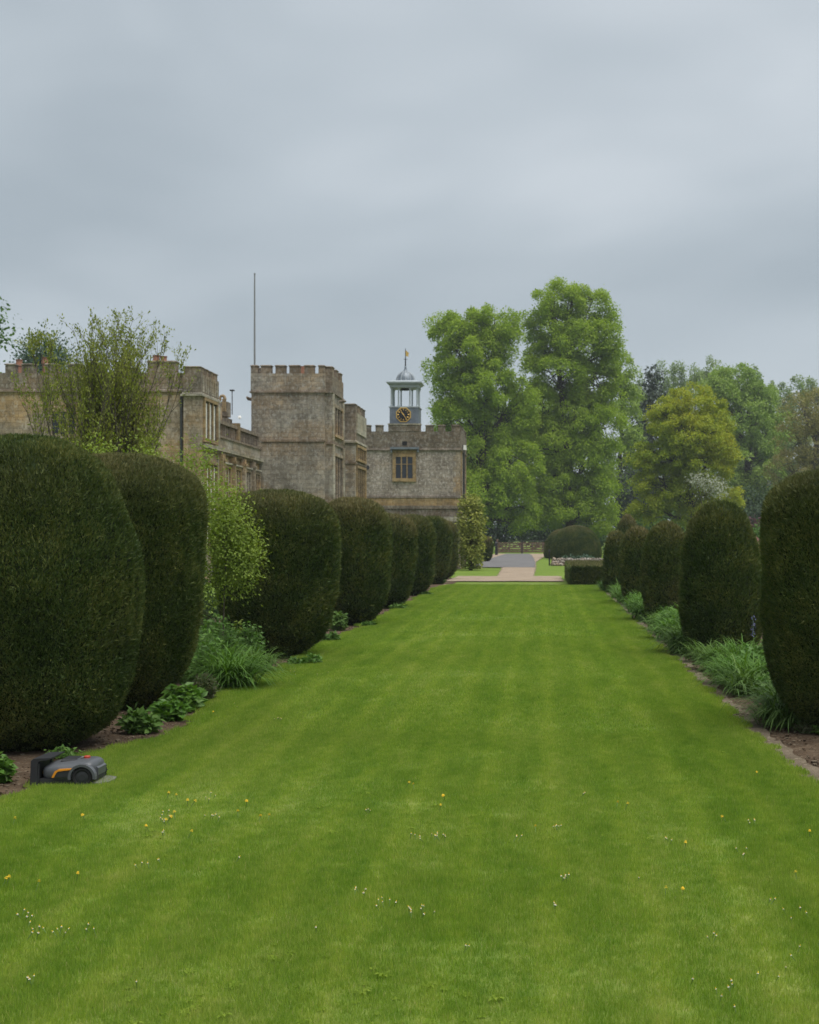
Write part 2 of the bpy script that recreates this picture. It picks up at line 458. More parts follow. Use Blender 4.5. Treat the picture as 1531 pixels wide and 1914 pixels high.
M['orange'] = plain('orange_trim', (.62, .24, .018), .45, 0, .08, 6)
M['red'] = plain('red_button', (.38, .05, .03), .4, 0, .08, 6)
M['rubber'] = plain('tyre_rubber', (.020, .020, .021), .8, 0, .2, 12, .2)
M['station'] = plain('station_base_plastic', (.17, .165, .155), .6, 0, .2, 10)

# ------------------------------------------------------------------ ground, lawn, beds, paths
def sheet(name, poly, z, mat, kind='structure', th=.0, rag=0.0, step=.35):
    if rag:
        rz_ = random.Random(len(poly) + int(rag * 1000)); q = []
        for (a, b) in zip(poly, poly[1:] + poly[:1]):
            L_ = math.hypot(b[0] - a[0], b[1] - a[1]); k_ = max(1, int(L_ / step)); nx_, ny_ = -(b[1] - a[1]) / L_, (b[0] - a[0]) / L_
            for i_ in range(k_):
                f_ = i_ / k_; w_ = rz_.gauss(0, rag) if i_ else 0
                q.append((a[0] + (b[0] - a[0]) * f_ + nx_ * w_, a[1] + (b[1] - a[1]) * f_ + ny_ * w_ * 3))
        poly = q
    n = len(poly)
    V = [(x, y, z) for x, y in poly]
    return props(npmesh(name, V, np.array([list(range(n))]), mat), kind=kind)
def gridsheet(name, x0, x1, y0, y1, nx, ny, z, mat, fx0=None, fx1=None, amp=.0, seed=1, skirt=0.0):
    ys = np.linspace(y0, y1, ny)
    V = []
    for y in ys:
        a = x0 + (fx0(y) if fx0 else 0); b = x1 + (fx1(y) if fx1 else 0)
        for i in range(nx): V.append((a + (b - a) * i / (nx - 1), y, z))
    V = np.array(V)
    V[:, 2] += amp * wob(V * np.array([1, .7, 0]), seed, 1.3)
    if skirt:
        G = V.reshape(ny, nx, 3)
        G[:, 0, 2] -= skirt; G[:, -1, 2] -= skirt
    i = np.arange(ny - 1)[:, None] * nx + np.arange(nx - 1)[None, :]
    Fc = np.stack([i, i + 1, i + nx + 1, i + nx], -1).reshape(-1, 4)
    return props(npmesh(name, V, Fc, mat, smooth=True), kind='structure')

sheet('ground', [(-700, -150), (700, -150), (700, 1200), (-700, 1200)], -.04, M['meadow'])
LAWN_L, LAWN_R, LAWN_END = -4.06, 2.08, 58.3
def edge_l(y): return .07 * math.sin(y * .9) + .05 * math.sin(y * 2.3 + 1) + .03 * math.sin(y * 5.1) + .30 * math.exp(-((y - 14.7) / 1.1) ** 2) + .06
def edge_r(y): return .015 * math.sin(y * 1.1 + .4) + .012 * math.sin(y * 2.9) + .008 * math.sin(y * 6.3)
gridsheet('soil_bed', -8.2, LAWN_L + .25, 1.0, 68, 40, 300, -.012, M['soil'], amp=.012, seed=5)
gridsheet('soil_bed', LAWN_R - .05, 5.2, 1.0, 56, 30, 300, -.012, M['soil'], amp=.012, seed=6)
gridsheet('bed_edge_path', LAWN_R - .10, LAWN_R + .24, 11.3, 56, 5, 300, .004, M['dust'], None, lambda y: .03 * math.sin(y * 1.7) + .02 * math.sin(y * 4.3) + .02 * math.sin(y * 11), .006, 7)
gridsheet('lawn', LAWN_L, LAWN_R, -12, LAWN_END, 90, 500, .022, M['turf'], edge_l, edge_r, .004, 3, .05)
# the lawn runs on wider in front of the beds, beside the camera
sheet('gravel_path', [(-4.3, 63.0), (.90, 63.0), (.85, 71.0), (-.42, 71.0), (-.46, 90), (-.55, 110), (.4, 150), (.55, 161.2), (-5.2, 161.2), (-5.6, 150), (-5.0, 110), (-3.6, 92), (-2.6, 90.6), (-2.25, 71.0), (-4.2, 71.0)], .008, M['gravel'], rag=.05)
sheet('gravel_strip', [(-4.1, LAWN_END + .02), (1.15, LAWN_END + .02), (1.15, 59.0), (-4.1, 59.0)], .008, M['gravel'], rag=.04)
sheet('tarmac_drive', [(-4.2, 91), (-.52, 90.4), (-.55, 104), (-.8, 125), (-1.2, 150), (-1.6, 161), (-4.2, 161), (-4.3, 150), (-4.6, 132), (-4.7, 118), (-5.3, 103)], .014, M['tarmac'], rag=.04)

# grass blades: patches of blades scattered as instances over the lawn
def blade_patch(name, n, rad, hgt, wid, seed):
    r = np.random.default_rng(seed)
    a = r.uniform(0, 6.283, n); q = rad * np.sqrt(r.uniform(0, 1, n))
    B = np.stack([q * np.cos(a), q * np.sin(a), np.full(n, -.008)], 1)
    th = r.uniform(0, 6.283, n)
    sd_ = np.stack([np.cos(th), np.sin(th), np.zeros(n)], 1)
    ln = r.uniform(0, 6.283, n)
    lean = np.abs(r.normal(0, .55, n))
    h = hgt * r.uniform(.55, 1.25, n)
    tip = B + np.stack([np.cos(ln) * np.sin(lean) * h, np.sin(ln) * np.sin(lean) * h, np.cos(lean) * h], 1)
    wv = sd_ * (wid * r.uniform(.6, 1.3, n))[:, None]
    V = np.stack([B - wv, B + wv, tip], 1).reshape(-1, 3)
    me = bpy.data.meshes.new(name)
    me.vertices.add(3 * n); me.vertices.foreach_set('co', V.astype(np.float32).ravel())
    me.loops.add(3 * n); me.loops.foreach_set('vertex_index', np.arange(3 * n, dtype=np.int32))
    me.polygons.add(n); me.polygons.foreach_set('loop_start', np.arange(0, 3 * n, 3, dtype=np.int32))
    me.update(calc_edges=True)
    me.materials.append(M['grass'])
    return bpy.data.objects.new(name, me)
def scatter(name, pts, rotz, scl, idx, protos, label, cat):
    me = bpy.data.meshes.new(name)
    n = len(pts)
    me.vertices.add(n); me.vertices.foreach_set('co', pts.astype(np.float32).ravel())
    for k, a, tp in (('rz', rotz, 'FLOAT'), ('idx', idx, 'INT')):
        at_ = me.attributes.new(k, tp, 'POINT'); at_.data.foreach_set('value', a.astype(np.float32 if tp == 'FLOAT' else np.int32))
    at_ = me.attributes.new('scl', 'FLOAT_VECTOR', 'POINT'); at_.data.foreach_set('vector', scl.astype(np.float32).ravel())
    me.materials.append(M['grass'])
    o = link(bpy.data.objects.new(name, me))
    props(o, label, cat, None, 'stuff')
    g = bpy.data.node_groups.new(name, 'GeometryNodeTree')
    g.interface.new_socket('Geometry', in_out='INPUT', socket_type='NodeSocketGeometry')
    g.interface.new_socket('Geometry', in_out='OUTPUT', socket_type='NodeSocketGeometry')
    gi = g.nodes.new('NodeGroupInput'); go = g.nodes.new('NodeGroupOutput')
    m2p = g.nodes.new('GeometryNodeMeshToPoints')
    iop = g.nodes.new('GeometryNodeInstanceOnPoints')
    jn = g.nodes.new('GeometryNodeJoinGeometry')
    for p in protos[::-1]:
        oi = g.nodes.new('GeometryNodeObjectInfo'); oi.inputs['Object'].default_value = p
        oi.inputs['As Instance'].default_value = True
        g.links.new(oi.outputs['Geometry'], jn.inputs[0])
    def na(nm, tp):
        q = g.nodes.new('GeometryNodeInputNamedAttribute'); q.data_type = tp; q.inputs['Name'].default_value = nm
        return q.outputs['Attribute']
    g.links.new(gi.outputs[0], m2p.inputs[0])
    g.links.new(m2p.outputs[0], iop.inputs['Points'])
    g.links.new(jn.outputs[0], iop.inputs['Instance'])
    iop.inputs['Pick Instance'].default_value = True
    g.links.new(na('idx', 'INT'), iop.inputs['Instance Index'])
    cx = g.nodes.new('ShaderNodeCombineXYZ'); g.links.new(na('rz', 'FLOAT'), cx.inputs[2])
    g.links.new(cx.outputs[0], iop.inputs['Rotation'])
    g.links.new(na('scl', 'FLOAT_VECTOR'), iop.inputs['Scale'])
    g.links.new(iop.outputs[0], go.inputs[0])
    md = o.modifiers.new('blades', 'NODES'); md.node_group = g
    return o
rg = np.random.default_rng(11)
near_p = [blade_patch('grass_patch', 1500, .26, .036, .0021, 20 + i) for i in range(5)]
mid_p = [blade_patch('grass_patch_mid', 1500, .45, .036, .0040, 30 + i) for i in range(4)]
far_p = [blade_patch('grass_patch_far', 1200, .8, .036, .0085, 40 + i) for i in range(4)]
def lawn_points(y0, y1, cell, rad, wide=1.2):
    P = []
    ny = int((y1 - y0) / cell)
    for j in range(ny):
        y = y0 + (j + .5) * cell
        xa = max(LAWN_L + edge_l(y) + .05, -.382 * y - wide); xb = min(LAWN_R + edge_r(y) - .05, .194 * y + wide)
        if xb <= xa: continue
        n_ = max(1, int((xb - xa) / cell))
        xs = xa + (np.arange(n_) + .5) * (xb - xa) / n_
        for x in xs: P.append((x, y))
    P = np.array(P) + rg.uniform(-.5, .5, (len(P), 2)) * cell
    P[:, 0] = np.clip(P[:, 0], LAWN_L + np.array([edge_l(q) for q in P[:, 1]]) + rad * .92, LAWN_R - rad * .92)
    return np.concatenate([P, np.full((len(P), 1), .022)], 1)
for nm, (y0, y1), cell, pr in (('lawn_grass', (4.6, 14.3), .215, near_p), ('lawn_grass', (13.3, 28), .36, mid_p), ('lawn_grass', (26.8, 58.0), .62, far_p)):
    P = lawn_points(y0, y1, cell, {.215: .26, .36: .45, .62: .8}[cell])
    n_ = len(P)
    hz = 1.05 + .15 * wob(P, 77, 1.9) + rg.normal(0, .10, n_)
    hz = np.clip(hz, .65, 1.7)
    scatter(nm, P, rg.uniform(0, 6.28, n_), np.stack([np.ones(n_), np.ones(n_), hz], 1), rg.integers(0, len(pr), n_), pr,
            'short mown grass blades covering the long lawn', 'grass')

# ragged turf edges: two rows of small tufts on either side
edge_p = [blade_patch('grass_patch_edge', 260, .13, .040, .0034, 50 + i) for i in range(3)]
P = []
for y in np.arange(4.8, 57.9, .085):
    for q in range(5):
        P.append((LAWN_L + edge_l(y) + rg.uniform(-.03, .85) ** 1.0, y + rg.uniform(-.05, .05), .018))
        P.append((LAWN_R + edge_r(y) - rg.uniform(-.02, .85), y + rg.uniform(-.05, .05), .018))
P = np.array(P); n_ = len(P)
scatter('lawn_edge_grass', P, rg.uniform(0, 6.28, n_), np.stack([np.ones(n_), np.ones(n_), rg.uniform(.7, 1.5, n_)], 1), rg.integers(0, 3, n_), edge_p,
        'slightly longer grass along both edges of the lawn', 'grass')

# flat rosettes of broad-leaved weeds in the turf
def rosette(name, seed, n, L, wd):
    r_ = np.random.default_rng(seed); V = []
    for i in range(n):
        a = 6.283 * i / n + r_.uniform(-.3, .3); l_ = L * r_.uniform(.6, 1.2); e_ = r_.uniform(.25, .9)
        dx, dy = math.cos(a), math.sin(a); z1 = l_ * math.sin(e_) * .6 + .012
        V += [(0, 0, .004), (dx * l_ * .55 - dy * wd, dy * l_ * .55 + dx * wd, z1), (dx * l_, dy * l_, z1 * .8), (dx * l_ * .55 + dy * wd, dy * l_ * .55 - dx * wd, z1)]
    me = bpy.data.meshes.new(name); me.from_pydata(V, [], [(4 * i, 4 * i + 1, 4 * i + 2, 4 * i + 3) for i in range(n)]); me.materials.append(M['weed'])
    return bpy.data.objects.new(name, me)
rs_p = [rosette('weed', 1, 9, .055, .011), rosette('weed_b', 2, 12, .04, .010), rosette('weed_c', 3, 16, .03, .009), rosette('weed_d', 4, 8, .07, .012)]
n_ = 1500
yw_ = 5 + 17 * rg.uniform(0, 1, n_) ** 1.5
xw_ = rg.uniform(-.38, .195, n_) * yw_
cl_ = wob(np.stack([xw_, yw_, 0 * xw_], 1), 91, 1.4)
ok_ = (cl_ > .15) & (xw_ > LAWN_L + .3) & (xw_ < LAWN_R - .2)
Pw = np.stack([xw_, yw_, np.full(n_, .018)], 1)[ok_]; n_ = len(Pw)
sw = rg.uniform(.35, .7, n_)
scatter('lawn_weeds', Pw, rg.uniform(0, 6.28, n_), np.stack([sw, sw, sw], 1), rg.integers(0, 4, n_), rs_p, 'small broad-leaved weeds scattered through the lawn', 'weeds')
# crumbs of soil, small stones and dead leaves on the beds
def clod(name, seed, mat, flat):
    r_ = random.Random(seed); b_ = bmesh.new(); bmesh.ops.create_icosphere(b_, subdivisions=1, radius=.5)
    for v in b_.verts: v.co *= r_.uniform(.65, 1.2); v.co.z *= flat
    me = bpy.data.meshes.new(name); b_.to_mesh(me); b_.free(); me.materials.append(M[mat])
    return bpy.data.objects.new(name, me)
cl_p = [clod('clod', 1, 'soil', .6), clod('clod_b', 2, 'dust', .6), clod('dead_leaf', 3, 'dust', .12), clod('clod_c', 4, 'soil', .7)]
n_ = 9000
yy = 9 + 47 * rg.uniform(0, 1, n_) ** 1.8
left = rg.uniform(size=n_) < .5
xx = np.where(left, LAWN_L + .1 - np.abs(rg.normal(0, .6, n_)), LAWN_R - .02 + np.abs(rg.normal(0, .45, n_)))
sz = np.exp(rg.normal(-3.9, .5, n_))
so = scatter('soil_crumbs', np.stack([xx, yy, np.full(n_, .0)], 1), rg.uniform(0, 6.28, n_), np.stack([sz, sz, sz], 1), rg.integers(0, 4, n_), cl_p, 'crumbs of soil and dead leaves scattered on the beds', 'soil')

# ------------------------------------------------------------------ clipped yews
def yew(label, cx, cyy, r, H, prof, seed, name='clipped_yew', group=None, dist=None, squash=1.0, brown=1.0, lift=0.0):
    d = dist or cyy
    rr = np.random.default_rng(seed)
    root = empty(name, (cx, cyy, 0), label, 'topiary', group)
    pt = np.array([p[0] for p in prof]); pk = np.array([p[1] for p in prof])
    tt = np.linspace(0, 1, 200)
    kk = np.interp(tt, pt, pk)
    ker = np.hanning(13); ker /= ker.sum()
    pad = np.concatenate([kk[0] * np.ones(6), kk, -kk[::-1][:6] * .0 + kk[-1]])
    ks = np.convolve(pad, ker, 'valid'); ks[-6:] = kk[-6:]
    def surf(t, a, k=1.0):
        rad = r * np.interp(t, tt, ks) * k
        P = np.stack([rad * np.cos(a), rad * np.sin(a) * squash, lift + t * (H - lift)], 1)
        lump = .028 * wob(P, seed + 1, 5.5) + .040 * wob(P, seed + 2, 2.1)
        s = 1 + lump / max(r, .3)
        P[:, 0] *= s; P[:, 1] *= s
        P[:, 2] += .018 * wob(P, seed + 3, 3.0) * (t > .6)
        return P
    # inner core
    nr, ns = 44, 48
    t = np.repeat(np.linspace(0.0, .985, nr), ns); a = np.tile(np.arange(ns) * 2 * math.pi / ns, nr)
    V = surf(t, a, .955)
    i = np.arange(nr - 1)[:, None] * ns; k = np.arange(ns)[None, :]; k2 = (k + 1) % ns
    Fc = np.stack([i + k, i + k2, i + k2 + ns, i + k + ns], -1).reshape(-1, 4)
    V = np.concatenate([V, [[0, 0, H * .975]]])
    top = np.stack([(nr - 1) * ns + np.arange(ns), (nr - 1) * ns + (np.arange(ns) + 1) % ns, np.full(ns, len(V) - 1)], -1)
    npmesh('inner_foliage', V + np.array([cx, cyy, 0]), [Fc, top], M['yewcore'], root, smooth=True)
    # sprigs
    L = float(np.clip(.0022 * d, .034, .11))
    dt = 1e-3
    # area-weighted sampling
    tb = np.linspace(0, 1, 400)
    rb = r * np.interp(tb, tt, ks)
    ds = np.sqrt(np.gradient(rb) ** 2 + (np.gradient(tb) * H) ** 2)
    wgt = np.cumsum(rb * ds); area = 2 * math.pi * wgt[-1]
    nb = int(min(area * 2.2 / (L * L * .30 * .5), 190000))
    t = np.interp(rr.uniform(0, 1, nb), wgt / wgt[-1], tb)
    a = rr.uniform(0, 6.2832, nb)
    P = surf(t, a)
    tang = surf(np.clip(t + dt, 0, 1), a) - surf(np.clip(t - dt, 0, 1), a)
    tang /= np.linalg.norm(tang, axis=1)[:, None] + 1e-9
    side = np.stack([-np.sin(a), np.cos(a), np.zeros(nb)], 1)
    nrm = np.cross(side, tang)
    nrm /= np.linalg.norm(nrm, axis=1)[:, None] + 1e-9
    depth = wob(P, seed + 7, 17.0 * min(1, 14 / d + .25)) * .5 + wob(P * np.array([1, 1, .45]), seed + 8, 34 * min(1, 14 / d + .25)) * .5
    P = P + nrm * (-.014 + .022 * depth + rr.normal(0, .006, nb))[:, None]
    D = nrm * rr.uniform(.25, .8, nb)[:, None] + np.array([0, 0, 1.0]) * rr.uniform(.4, 1.1, nb)[:, None] + rr.normal(0, .34, (nb, 3))
    D /= np.linalg.norm(D, axis=1)[:, None]
    S = np.cross(D, nrm + rr.normal(0, .5, (nb, 3)))
    S /= np.linalg.norm(S, axis=1)[:, None] + 1e-9
    ll = L * rr.uniform(.55, 1.35, nb)
    V = np.stack([P - S * (ll * .17)[:, None], P + S * (ll * .17)[:, None], P + D * ll[:, None]], 1).reshape(-1, 3)
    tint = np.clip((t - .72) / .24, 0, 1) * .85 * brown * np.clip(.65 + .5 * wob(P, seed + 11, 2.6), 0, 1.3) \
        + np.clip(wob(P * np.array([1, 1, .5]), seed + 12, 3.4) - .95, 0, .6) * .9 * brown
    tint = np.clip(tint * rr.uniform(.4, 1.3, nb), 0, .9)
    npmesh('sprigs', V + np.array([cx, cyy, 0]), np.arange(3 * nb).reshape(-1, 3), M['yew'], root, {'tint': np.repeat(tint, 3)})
    # stem under the skirt
    MB().tube([(cx, cyy, -.03), (cx + .02, cyy, .12 + lift), (cx, cyy, .35 + lift)], [.15, .12, .11], 8).build('trunk', M['bark'], root)
    return root
BARREL = [(0, .36), (.015, .47), (.047, .65), (.115, .78), (.215, .89), (.35, .965), (.5, 1.0), (.6, .965), (.77, .85), (.86, .74), (.92, .62), (.965, .44), (.99, .22), (1, .0)]
TUB = [(0, .34), (.025, .45), (.065, .58), (.13, .71), (.21, .81), (.36, .92), (.58, .97), (.78, 1.0), (.86, .95), (.91, .86), (.955, .69), (.98, .50), (.994, .25), (1, .0)]
POT = [(0, .30), (.02, .42), (.07, .62), (.165, .83), (.28, .91), (.42, .96), (.64, 1.0), (.78, .985), (.87, .90), (.93, .75), (.965, .55), (.99, .26), (1, .0)]
BULLET = [(0, .58), (.04, .74), (.12, .90), (.28, .995), (.42, 1.0), (.60, .945), (.76, .85), (.87, .72), (.94, .53), (.975, .34), (.993, .16), (1, .0)]
RTUB = [(0, .36), (.02, .45), (.05, .57), (.135, .77), (.28, .93), (.45, .99), (.72, 1.0), (.86, .95), (.93, .84), (.965, .66), (.985, .44), (.996, .2), (1, .0)]
LR = 'clipped yews along the left border'
RRG = 'clipped yews along the right border'
yew('huge rounded dark yew at the left edge, behind the robot mower', -4.93, 13.6, 1.08, 2.98, BARREL, 101, group=LR)
yew('tall flat-topped dark yew second from the left edge, browned top', -4.93, 16.7, .98, 2.97, TUB, 102, group=LR)
yew('broad dark yew tub beside the yellow-green shrub, below the stone tower', -4.45, 23.8, 1.03, 2.78, POT, 103, group=LR)
yew('fourth yew of the left row, below the recessed house block', -4.30, 32.2, .87, 2.86, POT, 104, group=LR)
yew('fifth yew of the left row, narrow, below the clock block', -4.30, 39.6, .76, 2.60, POT, 105, group=LR)
yew('sixth yew of the left row, further along the lawn edge', -4.40, 48.0, .76, 2.68, POT, 106, group=LR)
yew('seventh yew of the left row, near the end of the lawn', -4.63, 59.5, .78, 2.80, POT, 107, group=LR)
yew('last yew of the left row, partly hidden beside the gravel', -4.75, 66.0, .80, 2.72, POT, 108, group=LR)
yew('large dark rough yew cut by the right edge of the picture', 3.08, 14.7, .82, 2.69, RTUB, 111, group=RRG, brown=.45)
yew('tall bullet-shaped yew second from the right edge', 2.96, 23.6, .675, 2.56, BULLET, 112, group=RRG)
yew('third yew of the right row, smooth rounded column', 2.84, 33.0, .55, 2.32, BULLET, 113, group=RRG)
yew('fourth yew of the right row, narrow column', 2.76, 41.2, .50, 2.26, BULLET, 114, group=RRG)
yew('smallest and farthest column yew of the right row, beside the low hedge', 2.60, 50.3, .47, 2.18, BULLET, 115, group=RRG)
DOME = [(0, .95), (.06, .985)] + [(q, (1 - ((q - .1) / .9) ** 2.25) ** .5) for q in np.linspace(.14, 1, 24)]
yew('large domed yew mound beside the end of the drive', PX(1078, 122), 124.5, 2.25, PZ(982, 122), DOME, 121, 'yew_mound', dist=36, squash=1.6, brown=.8)
yew('lower domed yew mound behind and left of the large one', PX(1052, 132), 131, 1.75, PZ(989, 131), DOME, 122, 'yew_mound', dist=36, squash=1.8, brown=1.2)
yew('pointed brownish yew cone behind the right-hand row', PX(1173, 84), 84, .78, PZ(962, 84), [(0, .9), (.2, 1), (.45, .97), (.65, .84), (.8, .65), (.9, .45), (.97, .22), (1, 0)], 123, 'yew_cone', dist=50, brown=1.3)
yew('small clipped yew beyond the variegated shrub, left of the drive', PX(909, 112), 112, .50, PZ(1004, 112), POT, 124, 'small_clipped_yew', dist=50)
yew('low golden clipped mound seen between the two right-hand yews', PX(1420, 52), 52, .75, 1.75, DOME, 125, 'clipped_mound', dist=50, brown=1.6)

# low box hedge at the end of the right border
def box_hedge(label, x0, x1, y0, y1, H, seed):
    rr = np.random.default_rng(seed)
    root = empty('box_hedge', ((x0 + x1) / 2, (y0 + y1) / 2, 0), label, 'hedge')
    MB().box(x0 + .05, x1 - .05, y0 + .05, y1 - .05, 0, H - .05, .03).build('inner_foliage', M['yewcore'], root)
    V = []
    tn = []
    for (n_, o0, e1, e2, nb) in (((0, -1, 0), (x0, y0, 0), (x1 - x0, 0, 0), (0, 0, H), 7000), ((-1, 0, 0), (x0, y0, 0), (0, y1 - y0, 0), (0, 0, H), 9000),
                                 ((0, 0, 1), (x0, y0, H), (x1 - x0, 0, 0), (0, y1 - y0, 0), 15000), ((1, 0, 0), (x1, y0, 0), (0, y1 - y0, 0), (0, 0, H), 4000), ((0, 1, 0), (x0, y1, 0), (x1 - x0, 0, 0), (0, 0, H), 2000)):
        n_ = np.array(n_, float)
        P = np.array(o0) + rr.uniform(0, 1, (nb, 1)) * np.array(e1) + rr.uniform(0, 1, (nb, 1)) * np.array(e2)
        P += n_ * rr.normal(-.01, .02, (nb, 1))
        D = n_ * rr.uniform(.2, .8, (nb, 1)) + np.array([0, 0, .5]) + rr.normal(0, .4, (nb, 3)); D /= np.linalg.norm(D, axis=1)[:, None]
        S = np.cross(D, rr.normal(size=(nb, 3))); S /= np.linalg.norm(S, axis=1)[:, None]
        ll = rr.uniform(.07, .13, (nb, 1))
        V.append(np.stack([P - S * ll * .2, P + S * ll * .2, P + D * ll], 1).reshape(-1, 3))
        tn.append(np.repeat(np.full(nb, .55 if n_[2] > 0 else 0.05) * rr.uniform(.2, 1.2, nb), 3))
    V = np.concatenate(V)
    npmesh('sprigs', V, np.arange(len(V)).reshape(-1, 3), M['yew'], root, {'tint': np.concatenate(tn)})
    return root
box_hedge('low square-cut hedge at the far end of the right border', PX(1067, 57.2), 3.6, 57.2, 68.0, .76, 131)

# ------------------------------------------------------------------ trees and shrubs
def leaf_cards(P, nrm, axis, ln, wd):
    """diamond leaves folded a little"""
    S = np.cross(nrm, axis); S /= np.linalg.norm(S, axis=1)[:, None] + 1e-9
    Vv = np.stack([P, P + axis * (ln * .5)[:, None] + S * (wd * .5)[:, None] + nrm * (wd * .12)[:, None], P + axis * ln[:, None],
                   P + axis * (ln * .5)[:, None] - S * (wd * .5)[:, None] + nrm * (wd * .12)[:, None]], 1).reshape(-1, 3)
    return Vv, np.arange(len(Vv)).reshape(-1, 4)
def unit(A): return A / (np.linalg.norm(A, axis=1)[:, None] + 1e-9)
def foliage(rr, centers, outward, sig, per, ln, droop=.25, flat=.7, cap=False):
    if cap:
        # every clump is a small billow: leaves over an uneven dome that hangs at its rim
        n = len(centers) * per
        c = np.repeat(centers, per, 0); ow = np.repeat(outward, per, 0)
        sg = np.repeat(np.broadcast_to(sig, (len(centers),)), per)
        u = unit(rr.normal(size=(n, 3)) + ow * .35 + np.array([0, 0, .55]))
        rad = sg * (1 - np.abs(rr.normal(0, .30, n))) * (1 + .16 * wob(c + u, 31, 5.0))
        off = u * rad[:, None]
        off[:, 2] *= flat
        q = np.linalg.norm(off[:, :2], axis=1)
        off[:, 2] -= droop * q * q / (sg + 1e-9)
        P = c + off + rr.normal(0, .10, (n, 3)) * sg[:, None]
        nrm = unit(u * .8 + np.array([0, 0, .45]) + rr.normal(0, .45, (n, 3)))
        ax = unit(u * .4 + rr.normal(0, .6, (n, 3)) + np.array([0, 0, -.45]))
        l_ = ln * rr.uniform(.6, 1.35, n)
        return leaf_cards(P, nrm, ax, l_, l_ * .62)
    n = len(centers) * per
    c = np.repeat(centers, per, 0); ow = np.repeat(outward, per, 0)
    sg = np.repeat(np.broadcast_to(sig, (len(centers),)), per)
    off = rr.normal(size=(n, 3)) * sg[:, None]
    off[:, 2] *= flat
    # hang at the rim of each clump
    q = np.linalg.norm(off[:, :2], axis=1)
    off[:, 2] -= droop * q * q / (sg + 1e-9)
    P = c + off
    nrm = unit(ow * .6 + off / sg[:, None] * .25 + np.array([0, 0, .75]) + rr.normal(0, .36, (n, 3)))
    ax = unit(off * .7 / (sg[:, None]) + rr.normal(0, .6, (n, 3)) + np.array([0, 0, -.25]))
    l_ = ln * rr.uniform(.6, 1.35, n)
    return leaf_cards(P, nrm, ax, l_, l_ * .62)
def lobe_tree(name, label, d, base_px, lobes, mat, seed, ln=.34, cl=.9, sig=.62, per=26, trunk_r=.45, cat='tree', group=None, bark='bark',
              dense=1.0, depth=1.0, trunk=True, flat=.7, droop=.25, limbs=True, twig=1, hollow=.62, dj=.35, cap=False):
    """lobes: (px, py, rx, ry) ellipses in the photograph's frame at distance d, turned into ellipsoids"""
    rr = np.random.default_rng(seed)
    bx = PX(base_px, d)
    root = empty(name, (bx, d, 0), label, cat, group)
    cen, outw, lob3 = [], [], []
    tb = Tubes()
    topz = max(PZ(py - ry, d) for _, py, _, ry in lobes)
    first = True
    axis_top = None
    for (px, py, rx, ry, *_) in lobes:
        c = np.array([PX(px, d), d, PZ(py, d)]); a = rx * d / F; b = ry * d / F
        c[1] += rr.uniform(-dj, dj) * a * depth
        lob3.append((c, a, b))
    zmin = min(c[2] - b for c, a, b in lob3)
    # trunk leading up into the crown
    hi = max(lob3, key=lambda q: q[0][2])
    if trunk:
        tz = np.linspace(0, 1, 9)
        top = hi[0]
        tp = np.stack([bx + (top[0] - bx) * tz ** 1.5, d + (top[1] - d) * tz ** 1.5, -.2 + (top[2] + .2) * tz], 1)
        tp[1:-1, :2] += rr.normal(0, trunk_r * .22, (7, 2))
        MBt = MB().tube(tp, trunk_r * (1.25 - 1.17 * tz ** .8), 9)
        MBt.build('trunk', M[bark], root, smooth=True)
    for (c, a, b) in lob3:
        area = 4 * math.pi * ((a * a * 2 + 2 * a * b * 2) / 6)
        n = max(4, int(area / (cl * cl) * dense))
        u = unit(rr.normal(size=(n, 3)))
        rad = rr.uniform(hollow, 1.0, n) ** .7
        p = c + u * rad[:, None] * np.array([a, a * depth, b])
        keep = np.ones(n, bool)
        for (c2, a2, b2) in lob3:     # thin out what lies deep inside another lobe
            if c2 is c: continue
            q = np.linalg.norm((p - c2) / np.array([a2, a2 * depth, b2]), axis=1)
            keep &= ~((q < .55) & (rr.uniform(size=n) < .75))
        p = p[keep]; u = u[keep]
        cen.append(p); outw.append(u)
        if limbs and trunk:
            # limb from trunk to lobe, then branches to some clumps
            s0 = tp[int(np.clip(np.searchsorted(tp[:, 2], max(c[2] - b * 1.6, zmin * .8)), 1, 6))]
            q = np.linspace(0, 1, 6)[:, None]
            mid = (s0 + c) / 2 + np.array([0, 0, -.12 * np.linalg.norm(c - s0)])
            lp = (1 - q) ** 2 * s0 + 2 * q * (1 - q) * mid + q ** 2 * (c + np.array([0, 0, b * .35]))
            r0 = trunk_r * .42 * min(1, (a / 3.0) ** .5)
            tb.add(lp, r0 * (1 - .8 * q[:, 0]), 6)
            for pp in p[rr.permutation(len(p))[:int(len(p) * .5 * twig)]]:
                s1 = lp[rr.integers(1, 6)]
                m_ = (s1 + pp) / 2 + rr.normal(0, .12 * a, 3) + np.array([0, 0, -.06 * a])
                q4 = np.linspace(0, 1, 4)[:, None]
                bp = (1 - q4) ** 2 * s1 + 2 * q4 * (1 - q4) * m_ + q4 ** 2 * pp
                tb.add(bp, r0 * .30 * (1.05 - .85 * q4[:, 0]), 4)
    if tb.V: tb.build('branches', M[bark], root)
    cen = np.concatenate(cen); outw = np.concatenate(outw)
    sg = sig * rr.uniform(.6, 1.35, len(cen))
    V, Fc = foliage(rr, cen, outw, sg, per, ln, droop, flat, cap)
    V[:, 2] = np.maximum(V[:, 2], .03)
    npmesh('crown', V, Fc, M[mat], root)
    return root

